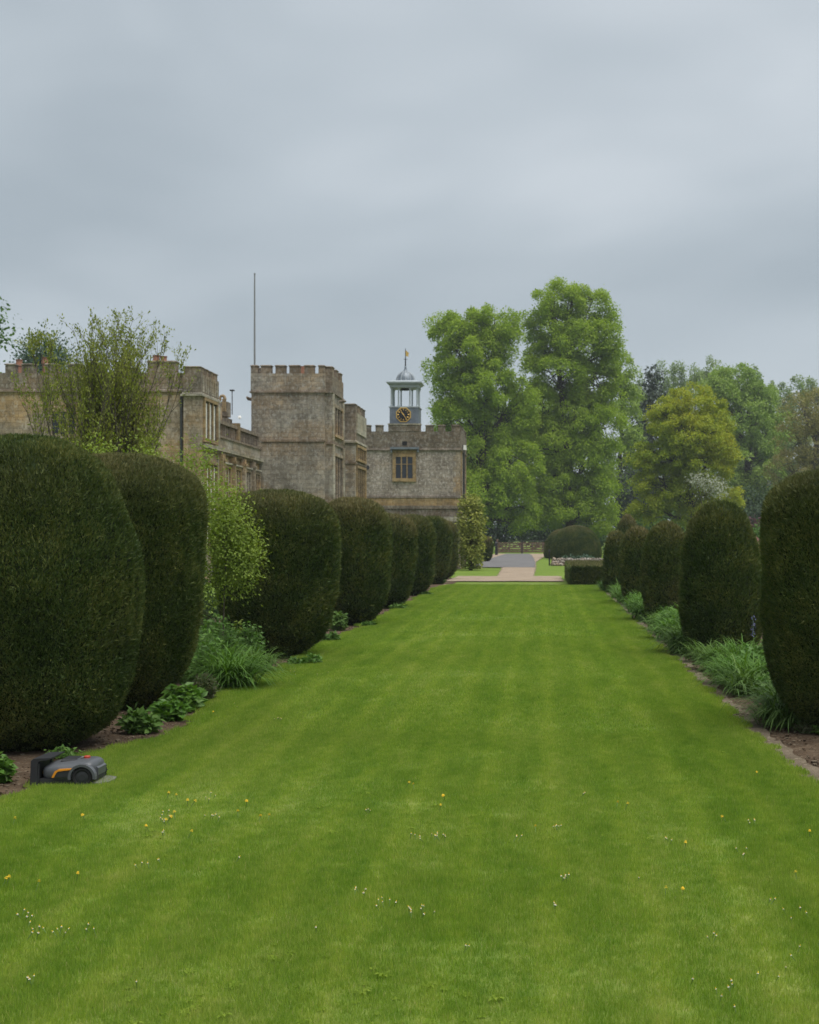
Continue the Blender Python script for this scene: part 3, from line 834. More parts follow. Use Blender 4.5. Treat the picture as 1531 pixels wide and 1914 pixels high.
# the two limes behind the gate
lobe_tree('lime_tree', 'tall fresh-green tree behind the clock cupola, left of the pair', 176, 893,
          [(845, 618, 44, 34), (925, 604, 44, 34), (878, 606, 36, 28), (885, 660, 70, 48), (945, 640, 34, 38), (838, 690, 40, 40), (915, 720, 66, 48), (832, 745, 40, 34),
           (866, 780, 58, 44), (940, 785, 58, 50), (975, 740, 30, 50), (890, 850, 66, 50), (955, 870, 56, 54), (905, 925, 62, 44), (960, 950, 50, 40), (880, 970, 34, 30), (820, 620, 20, 20)],
          'lime', 201, ln=.27, cl=2.0, sig=1.08, per=235, cap=True, hollow=.38, dense=1.25, trunk_r=.62, group='pair of tall trees beyond the gate', flat=.75, droop=.35)
lobe_tree('lime_tree', 'tallest fresh-green tree in the view, right of the pair, open airy top', 182, 1068,
          [(1030, 562, 38, 34), (1070, 566, 32, 34), (1108, 572, 36, 36), (1035, 610, 48, 38), (1128, 620, 36, 42), (1085, 640, 60, 46), (1012, 660, 34, 40), (1140, 668, 26, 36),
           (1040, 700, 60, 48), (1110, 712, 54, 50), (1005, 760, 40, 50), (1075, 780, 66, 54), (1125, 800, 40, 54), (1030, 830, 58, 52), (1098, 865, 56, 56), (1040, 905, 60, 50),
           (1110, 930, 44, 50), (1060, 955, 60, 36), (1010, 940, 34, 44), (990, 594, 14, 10), (1120, 975, 34, 26)],
          'lime', 202, ln=.27, cl=2.0, sig=1.10, per=235, cap=True, hollow=.38, dense=1.25, trunk_r=.70, group='pair of tall trees beyond the gate', flat=.75, droop=.35)
lobe_tree('lime_tree', 'paler green tree showing past the right side of the tallest tree', 205, 1160,
          [(1172, 720, 28, 44), (1165, 790, 34, 60), (1150, 860, 36, 60), (1160, 690, 24, 30), (1150, 930, 40, 50)], 'lime_far', 203, ln=.34, cl=2.2, sig=1.2, per=180, cap=True, trunk_r=.5)
lobe_tree('dark_conifer', 'dark pointed conifer behind the golden tree', 215, 1216,
          [(1220, 700, 14, 24), (1218, 735, 20, 34), (1212, 780, 26, 40), (1206, 830, 30, 44), (1200, 880, 32, 44), (1190, 930, 34, 40)], 'conifer', 204, ln=.55, cl=1.5, sig=.8, per=28, trunk_r=.4, flat=.5, droop=.5)
lobe_tree('golden_tree', 'rounded golden-green tree with fine foliage behind the yew columns', 150, 1290,
          [(1290, 762, 58, 40), (1250, 785, 40, 36), (1330, 790, 44, 44), (1292, 815, 70, 44), (1348, 845, 34, 40), (1215, 850, 40, 30), (1255, 858, 52, 30), (1310, 870, 52, 34),
           (1230, 905, 46, 34), (1285, 925, 60, 34), (1350, 940, 44, 34), (1215, 950, 36, 30), (1320, 965, 60, 26)],
          'golden', 205, ln=.21, cl=1.5, sig=.8, per=190, cap=True, hollow=.4, dense=1.2, trunk_r=.42, flat=.6, droop=.2)
lobe_tree('broad_tree', 'large green tree rising behind the golden tree, right side', 230, 1400,
          [(1380, 715, 46, 42), (1345, 740, 40, 40), (1420, 750, 42, 44), (1385, 790, 60, 54), (1440, 810, 40, 54), (1400, 870, 62, 60), (1440, 910, 44, 54), (1370, 930, 60, 50), (1420, 960, 60, 40)],
          'lime_far', 206, ln=.36, cl=2.5, sig=1.35, per=190, cap=True, hollow=.4, dense=1.2, trunk_r=.6)
lobe_tree('tawny_tree', 'thin tawny tree with bare branches at the right edge', 190, 1505,
          [(1500, 775, 44, 40), (1535, 760, 40, 40), (1490, 825, 40, 44), (1530, 830, 50, 54), (1480, 880, 44, 44), (1530, 900, 54, 50)], 'tawny', 207, ln=.24, cl=1.6, sig=.9, per=70, cap=True, trunk_r=.5, bark='bark_twig', twig=1.6)
rr0 = random.Random(5)
for i, (px, py) in enumerate([(1195, 712), (1240, 690), (1268, 684), (1300, 678), (1330, 672), (1362, 684), (1402, 690), (1432, 700), (1462, 722), (1492, 708), (1522, 700), (1556, 690)]):
    lab = ['far poplar just left of the dark conifer', 'far poplar just right of the dark conifer', 'first far poplar above the golden tree, counting from the left', 'second far poplar above the golden tree, counting from the left',
           'far poplar with the highest top, above the right half of the golden tree', 'far poplar against the left side of the large green tree', 'far poplar over the top of the large green tree',
           'far poplar off the right shoulder of the large green tree', 'lowest far poplar, left of the tawny tree', 'far poplar over the left of the tawny tree', 'far poplar over the tawny tree', 'far poplar cut by the right edge'][i]
    lobe_tree('poplar_tree', lab, 300 + 6 * (i % 3), px, [(px, py + 24, 13, 26), (px + 3, py + 75, 22, 44), (px - 3, py + 140, 26, 54), (px, py + 215, 30, 60)],
              'poplar', 220 + i, ln=.42, cl=2.1, sig=1.05, per=120, cap=True, limbs=False, trunk_r=.35, group='row of far poplars', flat=1.5, droop=.0)
for (bp, lab, lobes, sd_) in ((868, 'green tree half hidden behind the left of the tall pair', [(850, 790, 44, 50), (890, 770, 44, 60), (930, 800, 44, 56), (870, 870, 60, 60), (930, 890, 56, 60), (890, 950, 60, 44)], 271),
                              (1050, 'green tree half hidden behind the right of the tall pair', [(990, 800, 44, 60), (1040, 790, 50, 60), (1095, 800, 46, 60), (1010, 880, 56, 60), (1085, 890, 60, 60), (1040, 950, 70, 44)], 272)):
    lobe_tree('backing_tree', lab, 245, bp, lobes, 'lime_far', sd_, ln=.46, cl=2.7, sig=1.5, per=150, cap=True, hollow=.4, trunk_r=.5, group='trees half hidden behind the tall pair')
# shrubs filling the foot of the wood; dark leaves behind the gate imitate gloom
for i, (px, py, rx, ry, d, m, lab) in enumerate([
        (930, 965, 44, 40, 200, 'dark_leaf', 'shrub left behind the gate, dark leaf colour standing in for gloom'),
        (985, 975, 44, 34, 205, 'dark_leaf', 'shrub right behind the gate, dark leaf colour standing in for gloom'),
        (1030, 972, 40, 34, 210, 'dark_leaf', 'dark shrub behind the domed yew mound'),
        (1178, 925, 30, 60, 196, 'conifer', 'dark grey-green holly at the foot of the dark conifer'),
        (1120, 990, 40, 18, 205, 'mid_leaf', 'low green shrub right of the domed mound'),
        (1240, 970, 50, 34, 175, 'mid_leaf', 'green shrub under the left side of the golden tree'),
        (1320, 975, 52, 32, 172, 'mid_leaf', 'green shrub under the right side of the golden tree'),
        (1410, 955, 60, 50, 215, 'dark_leaf', 'dark-leaved shrub under the large green tree'),
        (1480, 950, 60, 56, 220, 'dark_leaf', 'dark-leaved shrub under the tawny tree'),
        (1540, 950, 60, 56, 222, 'dark_leaf', 'dark-leaved shrub at the right edge of the wood'),
        (1412, 992, 22, 12, 120, 'mid_leaf', 'low grey-green shrub seen in the gap between the yews'),
        (1418, 978, 12, 9, 124, 'purple', 'small purple-leaved shrub seen in the gap between the yews'),
        (860, 975, 30, 40, 195, 'dark_leaf', 'dark shrub behind the variegated shrub at the house corner')]):
    s = d / 200
    lobe_tree('shrub', lab, d, px, [(px, py, rx, ry), (px - rx * .6, py + ry * .35, rx * .55, ry * .6), (px + rx * .6, py + ry * .3, rx * .55, ry * .65), (px, py + ry * .6, rx * .8, ry * .5)],
              m, 240 + i, ln=.45 * s, cl=1.3 * s, sig=.6 * s, per=24, trunk=False, cat='shrub', group='shrubs at the foot of the wood', depth=.8)
lobe_tree('blossom_shrub', 'white blossoming shrub beside the golden tree', 145, 1328, [(1320, 900, 24, 18), (1340, 908, 20, 14), (1300, 893, 14, 10)], 'blossom', 260, ln=.22, cl=.75, sig=.35, per=16, trunk_r=.1, cat='shrub')
lobe_tree('blue_green_tree', 'blue-green tree rising behind the parapet at upper left', 98, 75, [(62, 668, 22, 20), (92, 662, 20, 26), (75, 700, 36, 30), (115, 690, 16, 22), (80, 760, 40, 50)], 'bluefir', 261, ln=.20, cl=.6, sig=.34, per=60, trunk_r=.25, flat=1.2, droop=-.2)
lobe_tree('edge_tree', 'tree whose branch tips show at the left edge above the parapet', 75, -75, [(-55, 600, 60, 60), (-22, 560, 26, 22), (-20, 615, 26, 22), (-80, 690, 70, 60), (-70, 540, 40, 36)], 'mid_leaf', 262, ln=.22, cl=.8, sig=.36, per=22, trunk_r=.3, dense=.8)
# variegated evergreen at the house corner
lobe_tree('variegated_shrub', 'tall yellow-green clipped evergreen shrub at the house corner', 84.5, 880,
          [(880, 945, 20, 20), (880, 975, 23, 36), (882, 1010, 23, 36), (880, 1040, 22, 28)], 'variegated', 263, ln=.15, cl=.22, sig=.10, per=9, trunk_r=.1, cat='shrub', hollow=.85, dense=1.3, droop=0)

# upright sparse tree in front of the house
def sparse_tree():
    rr = np.random.default_rng(300)
    d = 28.0
    bx = PX(205, d)
    root = empty('multi_stemmed_tree', (bx, d, 0), 'sparse upright many-stemmed tree with young leaves in front of the stone wing', 'tree')
    tb = Tubes()
    lp, ld = [], []
    def grow(p, dr, L, r, lev):
        n = 6
        pts = [p]; dd = dr / np.linalg.norm(dr)
        for i in range(n - 1):
            dd = dd + rr.normal(0, .075, 3) + np.array([0, 0, .10])
            dd /= np.linalg.norm(dd)
            pts.append(pts[-1] + dd * L / (n - 1))
        pts = np.array(pts)
        tb.add(pts, np.linspace(r, r * .42, n), 6 if lev < 2 else 4)
        if lev < 4:
            k = (3, 4, 4, 2)[lev]
            for j in range(k):
                s = rr.integers(2, n) if lev else rr.integers(3, n)
                sp = rr.normal(0, .34, 3); sp[2] = abs(sp[2]) * .4
                v = (pts[s] - pts[s - 1]); v /= np.linalg.norm(v)
                grow(pts[s], v * .8 + sp + np.array([0, 0, .22]), L * rr.uniform(.50, .78), r * .52, lev + 1)
        if lev >= 2:
            m = 7 if lev >= 3 else 2
            for j in range(m):
                q = rr.uniform(.25, 1.03)
                x = pts[min(n - 1, int(q * (n - 1)))] + rr.normal(0, .025, 3)
                lp.append(x); ld.append(dd + rr.normal(0, .55, 3))
    for i in range(14):
        ang = i * 2 * math.pi / 14 * 5 + rr.uniform(-.3, .3)
        tilt = (.06, .22, .40, .30)[i % 4] + rr.uniform(-.04, .06)
        grow(np.array([bx + .16 * math.cos(ang), d + .16 * math.sin(ang), -.05]), np.array([math.cos(ang) * tilt, math.sin(ang) * tilt, 1.0]), rr.uniform(2.1, 2.7), .055, 0)
    V = np.concatenate(tb.V)
    top = np.percentile(V[:, 2], 99.0)
    want = PZ(538, d)
    k = want / top
    xm = np.percentile(np.abs(V[:, 0] - bx), 98.5)
    kx = (172 * d / F) / xm
    S = np.array([kx, kx, k])
    org = np.array([bx, d, 0])
    def shape(Q):
        Q = (Q - org) * S
        Q[:, 0] = 1.9 * np.tanh(Q[:, 0] / 1.9)
        lim = want - .30 * (Q[:, 0] - .15) ** 2
        f = Q[:, 2] / lim
        Q[:, 2] = lim * np.where(f < .62, f, .62 + .40 * np.tanh((f - .62) / .40))
        return Q + org
    V = shape(V)
    npmesh('stems', V, np.concatenate(tb.F), M['bark_twig'], root, smooth=True)
    P = shape(np.array(lp))
    P = np.repeat(P, 2, 0) + rr.normal(0, .03, (len(P) * 2, 3))
    ax = unit(np.repeat(np.array(ld), 2, 0) + rr.normal(0, .4, (len(P), 3)) + np.array([0, 0, .5]))
    nr = unit(rr.normal(size=(len(P), 3)) + np.array([0, -.3, .5]))
    l_ = rr.uniform(.038, .075, len(P))
    Vv, Fc = leaf_cards(P, nr, ax, l_, l_ * .45)
    npmesh('crown', Vv, Fc, M['magnolia'], root)
sparse_tree()
# yellow-green shrub between the second and third yew, spreading behind the second
lobe_tree('yellow_green_shrub', 'bright yellow-green shrub spilling out between the second and third yew', 21.2, 415,
          [(432, 985, 40, 50), (440, 1045, 48, 48), (412, 1010, 40, 70), (452, 1015, 34, 46), (412, 940, 30, 40), (400, 1070, 34, 60), (458, 1070, 26, 34), (390, 960, 34, 60), (430, 930, 30, 30)], 'chartreuse', 301, ln=.045, cl=.17, sig=.10, per=24, trunk_r=.018, cat='shrub', bark='bark_twig', hollow=.45, flat=1, droop=.1, dense=1.0)
lobe_tree('yellow_green_shrub', 'bright yellow-green shrub behind the top of the second yew', 20.0, 300,
          [(230, 858, 66, 34), (300, 872, 60, 40), (360, 900, 36, 60), (385, 960, 26, 70), (180, 850, 40, 26), (385, 860, 24, 40), (330, 960, 60, 80), (240, 960, 80, 90)], 'chartreuse', 302, ln=.045, cl=.22, sig=.12, per=22, trunk_r=.04, cat='shrub', bark='bark_twig', hollow=.5, flat=1, droop=.1)

lobe_tree('dark_shrub', 'dark leafy shrub in the gap behind the second yew', 25.6, 372, [(365, 1085, 36, 40), (392, 1110, 24, 50), (350, 1130, 34, 50), (395, 1150, 20, 40)], 'dark_leaf', 303, ln=.075, cl=.24, sig=.13, per=16, trunk=False, cat='shrub', hollow=.5)
# ------------------------------------------------------------------ border plants
def strap_clump(label, x, y, h, rad, n, seed, mat='strap', wid=.022, name='strap_leaf_clump', group=None, arch=1.0):
    rr = np.random.default_rng(seed)
    root = empty(name, (x, y, 0), label, 'plant', group)
    az = rr.uniform(0, 6.283, n); L = h * rr.uniform(.75, 1.5, n)
    b = np.stack([rr.normal(0, rad * .30, n), rr.normal(0, rad * .30, n), np.full(n, -.02)], 1)
    el0 = rr.uniform(.85, 1.5, n)
    seg = 6
    P = [b]; ang = el0.copy(); cur = b.copy()
    for s in range(seg - 1):
        st = L / (seg - 1)
        cur = cur + np.stack([np.cos(az) * np.cos(ang), np.sin(az) * np.cos(ang), np.sin(ang)], 1) * st[:, None]
        P.append(cur); ang = ang - arch * rr.uniform(.18, .60, n)
    P = np.stack(P, 1)
    P[:, :, 2] = np.maximum(P[:, :, 2], .01)
    wv = np.stack([-np.sin(az), np.cos(az), np.zeros(n)], 1)
    tp = wid * np.array([.7, 1, 1, .85, .55, .06])
    Lf = P - wv[:, None, :] * tp[None, :, None] * .5; Rt = P + wv[:, None, :] * tp[None, :, None] * .5
    Rt[:, :, 2] += .004; Lf[:, :, 2] += .004
    V = np.stack([Lf, Rt], 2).reshape(-1, 3) + np.array([x, y, 0])
    base = np.arange(n)[:, None] * seg * 2 + np.arange(seg - 1)[None, :] * 2
    Fc = np.stack([base, base + 1, base + 3, base + 2], -1).reshape(-1, 4)
    npmesh('leaves', V, Fc, M[mat], root)
    return root
def leafy_clump(label, x, y, h, rad, n, seed, mat='broad', ln=.09, name='leafy_plant', group=None, asp=.5):
    rr = np.random.default_rng(seed)
    root = empty(name, (x, y, 0), label, 'plant', group)
    tb = Tubes(); P, A = [], []
    for i in range(n):
        az = rr.uniform(0, 6.283); q = rad * math.sqrt(rr.uniform()); hh = h * (1.05 - .5 * (q / rad) ** 2) * rr.uniform(.7, 1.1)
        top = np.array([x + q * math.cos(az), y + q * math.sin(az), hh]); b = np.array([x + .35 * q * math.cos(az), y + .35 * q * math.sin(az), -.02])
        s = np.linspace(0, 1, 4)[:, None]
        pts = b + (top - b) * s; pts[:, 2] += .1 * h * np.sin(s[:, 0] * 3.14)
        tb.add(pts, [.006, .005, .004, .003], 3)
        for k in range(9):
            t_ = rr.uniform(.25, 1.05)
            P.append(b + (top - b) * t_ + rr.normal(0, rad * .09, 3)); aa = rr.normal(0, 1, 3); aa[2] = aa[2] * .4 - .1; A.append(aa)
    P = np.array(P); P[:, 2] = np.maximum(P[:, 2], .03); A = unit(np.array(A))
    nr = unit(rr.normal(0, .5, A.shape) + np.array([0, -.2, .8]))
    l_ = ln * rr.uniform(.6, 1.3, len(P))
    V, Fc = leaf_cards(P, nr, A, l_, l_ * asp)
    tb.build('stems', M['stem'], root)
    npmesh('leaves', V, Fc, M[mat], root)
    return root
def gp(px, py):
    d = GD(py); return PX(px, d), d
BL, BR = 'plants in the left border', 'plants in the right border'
# left border
for i, (px, py, h, rad, n, kind, mat, lab, ln) in enumerate([
    (432, 1288, .42, .30, 520, 's', 'strap', 'big tuft of arching strap leaves between the second and third yew', 0),
    (398, 1268, .40, .26, 340, 's', 'strap', 'tuft of strap leaves tucked behind the second yew', 0),
    (478, 1258, .30, .22, 300, 's', 'strap_blue', 'smaller tuft of strap leaves in front of the third yew', 0),
    (383, 1312, .34, .16, 130, 'l', 'brownleaf', 'bronze-grey bushy plant left of the big strap-leaf tuft', .05),
    (342, 1328, .26, .20, 90, 'l', 'broad', 'bright green fern-like plant below the second yew', .12),
    (316, 1344, .20, .16, 70, 'l', 'broad', 'low green leafy plant in the soil below the second yew', .11),
    (262, 1368, .20, .17, 80, 'l', 'mid_leaf', 'dark green leafy plant at the foot of the second yew', .10),
    (402, 1238, .70, .24, 100, 'l', 'broad', 'tall leafy perennial behind the big strap-leaf tuft', .09),
    (440, 1236, .62, .14, 40, 'l', 'chartreuse', 'young yellowish shoots in front of the third yew', .08),
    (380, 1226, .95, .16, 60, 'l', 'brownleaf', 'greyish bronze shrub in the dark gap behind the second yew', .07),
    (455, 1248, .34, .22, 90, 'l', 'mid_leaf', 'green mound of foliage left of the third yew', .07),
    (585, 1243, .16, .13, 60, 'l', 'broad', 'small leafy plant at the right foot of the third yew', .08),
    (556, 1245, .12, .14, 40, 'l', 'mid_leaf', 'low dark leaves under the third yew', .07),
    (632, 1178, .36, .20, 80, 'l', 'strap_blue', 'blue-green leafy plant between the third and fourth yew', .10),
    (618, 1200, .16, .16, 50, 'l', 'mid_leaf', 'low plant at the lawn edge right of the third yew', .08),
    (690, 1172, .12, .18, 50, 'l', 'mid_leaf', 'low leaves at the foot of the fourth yew', .08),
    (745, 1139, .12, .26, 60, 'l', 'mid_leaf', 'low leaves at the foot of the fifth yew', .09),
    (795, 1113, .12, .24, 60, 'l', 'mid_leaf', 'low leaves at the foot of the sixth yew', .09),
    (822, 1091, .22, .30, 60, 'l', 'broad', 'small green plant at the foot of the seventh yew', .10),
    (-4, 1462, .22, .12, 60, 'l', 'broad', 'green leaves at the left edge beside the charging station', .08),
    (120, 1418, .10, .16, 26, 'l', 'mid_leaf', 'few weeds in the shade behind the mower', .05)]):
    x, y = gp(px, py)
    if kind == 's': strap_clump(lab, x, y, h * 1.55, rad * 1.3, int(n * 1.3), 400 + i, mat, .017 if py > 1200 else .03, group=BL)
    else: leafy_clump(lab, x, y, h, rad, n, 400 + i, mat, ln, group=BL)
# right border
for i, (px, py, h, rad, n, kind, mat, lab, ln) in enumerate([
    (1440, 1358, .34, .24, 460, 's', 'strap_blue', 'blue-green strap-leaf tuft at the foot of the nearest right yew', 0),
    (1402, 1290, .40, .30, 520, 's', 'strap', 'strap-leaf tuft left of the nearest right yew', 0),
    (1352, 1278, .36, .28, 460, 's', 'strap', 'strap-leaf tuft in the middle of the gap beside the nearest right yew', 0),
    (1325, 1252, .36, .26, 420, 's', 'strap_blue', 'strap-leaf tuft right in front of the bullet-shaped yew', 0),
    (1418, 1262, .52, .20, 70, 'l', 'broad', 'light green leafy perennial behind the right strap-leaf tufts', .10),
    (1372, 1252, .42, .26, 320, 's', 'strap', 'strap-leaf tuft at the back of the gap beside the nearest right yew', 0),
    (1262, 1222, .44, .26, 340, 's', 'strap_blue', 'strap-leaf tuft at the left foot of the bullet-shaped yew', 0),
    (1240, 1196, .42, .28, 360, 's', 'strap', 'strap-leaf tuft between the second and third right yews', 0),
    (1262, 1186, .56, .26, 300, 's', 'strap', 'taller strap-leaf tuft behind, between the second and third right yews', 0),
    (1222, 1178, .36, .24, 260, 's', 'strap_blue', 'strap-leaf tuft at the foot of the third right yew', 0),
    (1190, 1160, .42, .26, 260, 's', 'strap', 'strap-leaf tuft between the third and fourth right yews', 0),
    (1182, 1144, .40, .26, 240, 's', 'broad', 'tuft behind, between the third and fourth right yews', 0),
    (1158, 1126, .44, .28, 240, 's', 'strap', 'strap-leaf tuft between the fourth and fifth right yews', 0),
    (1150, 1118, .40, .26, 200, 's', 'strap_blue', 'strap-leaf tuft by the farthest column yew', 0),
    (1127, 1106, .40, .26, 200, 's', 'broad', 'bright tuft between the farthest column yew and the low hedge', 0),
    (1478, 1368, .12, .16, 40, 'l', 'brownleaf', 'low straggly weeds under the nearest right yew', .05),
    (1510, 1372, .10, .12, 30, 'l', 'mid_leaf', 'few small weeds at the right edge under the nearest yew', .05)]):
    x, y = gp(px, py)
    x += .16
    if kind == 's': strap_clump(lab, x, y, h * 1.35, rad * 1.3, int(n * 1.3), 500 + i, mat, .016 if py > 1240 else .026, group=BR)
    else: leafy_clump(lab, x, y, h, rad, n, 500 + i, mat, ln, group=BR)
# the planting runs on under the right-hand yews
YR = [(3.08, 14.7, .82), (2.96, 23.6, .675), (2.84, 33.0, .55), (2.76, 41.2, .5), (2.6, 50.3, .47)]
rq = random.Random(21); yq = 15.6; k = 0
while yq < 55:
    xq = rq.uniform(2.55, 3.05)
    if all(math.hypot(xq - a, (yq - b)) > c * .62 for a, b, c in YR):
        lab = 'leafy green tuft in the unbroken planting beneath the right-hand yews'
        if k % 3 == 2: leafy_clump(lab, xq, yq, rq.uniform(.35, .5), .24, 60, 600 + k, 'broad', .085, 'border_plant', 'tufts beneath the right-hand yews')
        else: strap_clump(lab, xq, yq, rq.uniform(.42, .62), .3, 230, 600 + k, rq.choice(['strap', 'strap', 'strap_blue']), .02, 'border_plant', 'tufts beneath the right-hand yews')
        k += 1
    yq += rq.uniform(.55, 1.0)
yq = 17.9; k = 0
while yq < 23.0:
    xq = rq.uniform(-5.4, -4.45)
    leafy_clump('leafy green plant in the crowded border between the second and third yew', xq, yq, rq.uniform(.35, .75), .24, 70, 700 + k, rq.choice(['broad', 'mid_leaf', 'broad']), .075, 'border_plant', 'crowded plants between the second and third yew')
    yq += rq.uniform(.35, .6); k += 1
# blue flower spike in the right border
x, y = gp(1408, 1264)
root = empty('blue_flower_spike', (x, y, 0), 'slender blue flower spike beside the nearest right yew', 'flower')
MB().tube([(x, y, 0), (x + .01, y, .4), (x - .005, y, .86)], [.006, .005, .003], 5).build('stem', M['stem'], root)
rr = np.random.default_rng(9); n_ = 60
P = np.stack([rr.normal(x, .014, n_), rr.normal(y, .014, n_), rr.uniform(.55, .88, n_)], 1)
V, Fc = leaf_cards(P, unit(rr.normal(size=(n_, 3))), unit(rr.normal(size=(n_, 3))), np.full(n_, .03), np.full(n_, .015))
npmesh('petals', V, Fc, M['blueflower'], root)
# pink tulips and pale rockery plants far off
for i in range(9):
    px = 1404 + i * 4.1; d = 95; x = PX(px, d) ; h = PZ(1004, d) + rr.uniform(-.12, .12)
    root = empty('pink_flower', (x, d + rr.uniform(-.5, .5), 0), 'pink flower on a tall stem far behind the gap between the right yews', 'flower', 'far pink flowers')
    yy = LOC[root.name][1]
    MB().tube([(x, yy, 0), (x, yy, h - .2)], [.02, .012], 4).build('stem', M['stem'], root)
    MB().lathe([(.03, h - .3), (.10, h - .22), (.09, h - .05), (.04, h)], x, yy, 7).build('petals', M['pink'], root)
# rockery wall in front of the mounds: a bank of pale stones
rs = random.Random(8)
bank = empty('rockery_bank', (PX(1080, 98), 98, 0), 'low bank of pale stones in front of the domed yew mound', 'rockery')
mb0 = MB(); mb0.prism([(97.2, -.02), (99.8, -.02), (99.6, .40), (98.6, .42)], PX(1031, 98), PX(1126, 98), 'x'); mb0.build('soil_core', M['soil'], bank)
smesh = []
for k in range(4):
    m_ = bmesh.new(); bmesh.ops.create_icosphere(m_, subdivisions=1, radius=.14)
    for v in m_.verts: v.co *= rs.uniform(.8, 1.2)
    me = bpy.data.meshes.new('stone'); m_.to_mesh(me); m_.free(); me.materials.append(M['stone_tower'] if k % 2 else M['stone_end']); smesh.append(me)
for j in range(3):
    for i in range(20):
        o = link(bpy.data.objects.new('stone', smesh[rs.randrange(4)]), bank)
        fx = PX(1032 + i * 4.8 + rs.uniform(-1, 1) + j * 2, 98)
        o.location = (fx - bank.location.x, 97.25 + j * .42 - 98 + rs.uniform(-.08, .08), .06 + j * .15)
        o.rotation_euler = (rs.uniform(0, 6), rs.uniform(0, 6), rs.uniform(0, 6)); s_ = rs.uniform(.75, 1.2); o.scale = (s_ * 1.1, s_, s_ * .8)
for i, px in enumerate((1058, 1070, 1082, 1094, 1103)):
    leafy_clump(['first', 'second', 'third', 'fourth', 'fifth'][i] + ' blue-grey rockery plant from the left, on the stone bank', PX(px, 98.9), 98.9, .66, .3, 60, 560 + i, 'bluefir', .16, 'rockery_plant', 'plants on the rockery bank')

# ------------------------------------------------------------------ field gate, rails, posts
gy = 161.0
gate = empty('field_gate', (PX(976, gy), gy, 0), 'brown double wooden field gate across the end of the drive', 'gate')
xl, xm, xr = PX(930, gy), PX(976, gy), PX(1022, gy)
for (a, b) in ((xl + .12, xm - .06), (xm + .06, xr - .12)):
    for z in (.18, .42, .66, .90, 1.14):
        MB().box(a, b, gy - .03, gy + .03, z, z + .13).build('bar', M['wood'], gate)
    for x in (a, b - .10):
        MB().box(x, x + .10, gy - .045, gy + .045, .08, 1.34).build('stile', M['wood'], gate)
    MB().prism([(a, .25), (a + .1, .18), (b, 1.06), (b - .1, 1.18)], gy + .034, gy + .07).build('brace', M['wood'], gate)
MB().box(xm - .055, xm + .055, gy - .08, gy + .05, 0, 1.5).build('meeting_post', M['black'], gate)
for x in (xl - .12, xr - .08):
    MB().box(x, x + .2, gy - .1, gy + .1, 0, 1.55, .0).box(x - .03, x + .23, gy - .13, gy + .13, 1.552, 1.62, .05).build('gate_post', M['wood'], gate)
fy = 190.0
rail = empty('white_rail_fence', (PX(985, fy), fy, 0), 'pale rail fence seen beyond the field gate', 'fence')
for z in (.95, 1.28): MB().box(PX(950, fy), PX(1016, fy), fy - .04, fy + .04, z, z + .12).build('rail', M['rail'], rail)
for px in (952, 974, 996, 1014): MB().box(PX(px, fy) - .08, PX(px, fy) + .08, fy + .042, fy + .2, 0, 1.5).build('post', M['rail'], rail)
py_ = 97.0; x = PX(1027, py_)
post = empty('black_post', (x, py_, 0), 'slim black marker post at the right edge of the drive', 'post')
MB().box(x - .05, x + .05, py_ - .05, py_ + .05, 0, .95).build('shaft', M['black'], post)
MB().box(x - .075, x + .075, py_ - .075, py_ + .075, .952, 1.08, .03).build('cap', M['black'], post)
x = PX(928, 150)
post = empty('dark_gate_pier', (x, 150, 0), 'dark post left of the field gate', 'post')
MB().box(x - .14, x + .14, 149.86, 150.14, 0, 1.25, .02).build('shaft', M['black'], post)
MB().box(x - .18, x + .18, 149.82, 150.18, 1.252, 1.4, .08).build('cap', M['black'], post)

# ------------------------------------------------------------------ the abbey
D1, D2, D3, D4 = 59.8, 72.0, 76.3, 87.0
ab = empty('stone_abbey', (-14, 74, 0), 'old crenellated stone house with square tower and clock cupola', 'building')
XA = PX(485, D2)                    # plane of the long right-facing gallery front
def bx(name, x0, x1, y0, y1, z0, z1, mat, parent=ab, taper=0.0):
    return MB().box(x0, x1, y0, y1, z0, z1, taper).build(name, M[mat], parent)
_mc = {}
def merlon(parent, x0, x1, y0, y1, z0, z1, mat, cap='stone_pale'):
    """upright block with a sloping coping; alike sizes share one mesh"""
    w_, dp, h = round(x1 - x0, 2), round(y1 - y0, 2), round(z1 - z0, 2)
    key = (w_, dp, h, mat)
    if key not in _mc:
        a, b = w_ / 2, dp / 2
        m_ = MB().box(-a, a, -b, b, 0, h * .84)
        m_.box(-a - .035, a + .035, -b - .035, b + .035, h * .84, h * .93)
        m_.box(-a - .02, a + .02, -b - .02, b + .02, h * .93, h, .06)
        V = np.concatenate(m_.V)
        me = bpy.data.meshes.new('merlon')
        me.from_pydata(V.tolist(), [], [f for fs in m_.F.values() for f in fs])
        me.materials.append(M[mat]); me.update()
        _mc[key] = me
    o = link(bpy.data.objects.new('merlon', _mc[key]), parent)
    rl = rootloc(parent)
    o.location = ((x0 + x1) / 2 - rl[0], (y0 + y1) / 2 - rl[1], z0 - rl[2])
    return o
def string(parent, x0, x1, y0, y1, z, mat, p=.07, h=.13):
    """moulded string course wrapped round a block"""
    m_ = MB().box(x0 - p, x1 + p, y0 - p, y1 + p, z, z + h * .55).box(x0 - p * .55, x1 + p * .55, y0 - p * .55, y1 + p * .55, z + h * .55, z + h, .02)
    return m_.build('string_course', M[mat], parent)
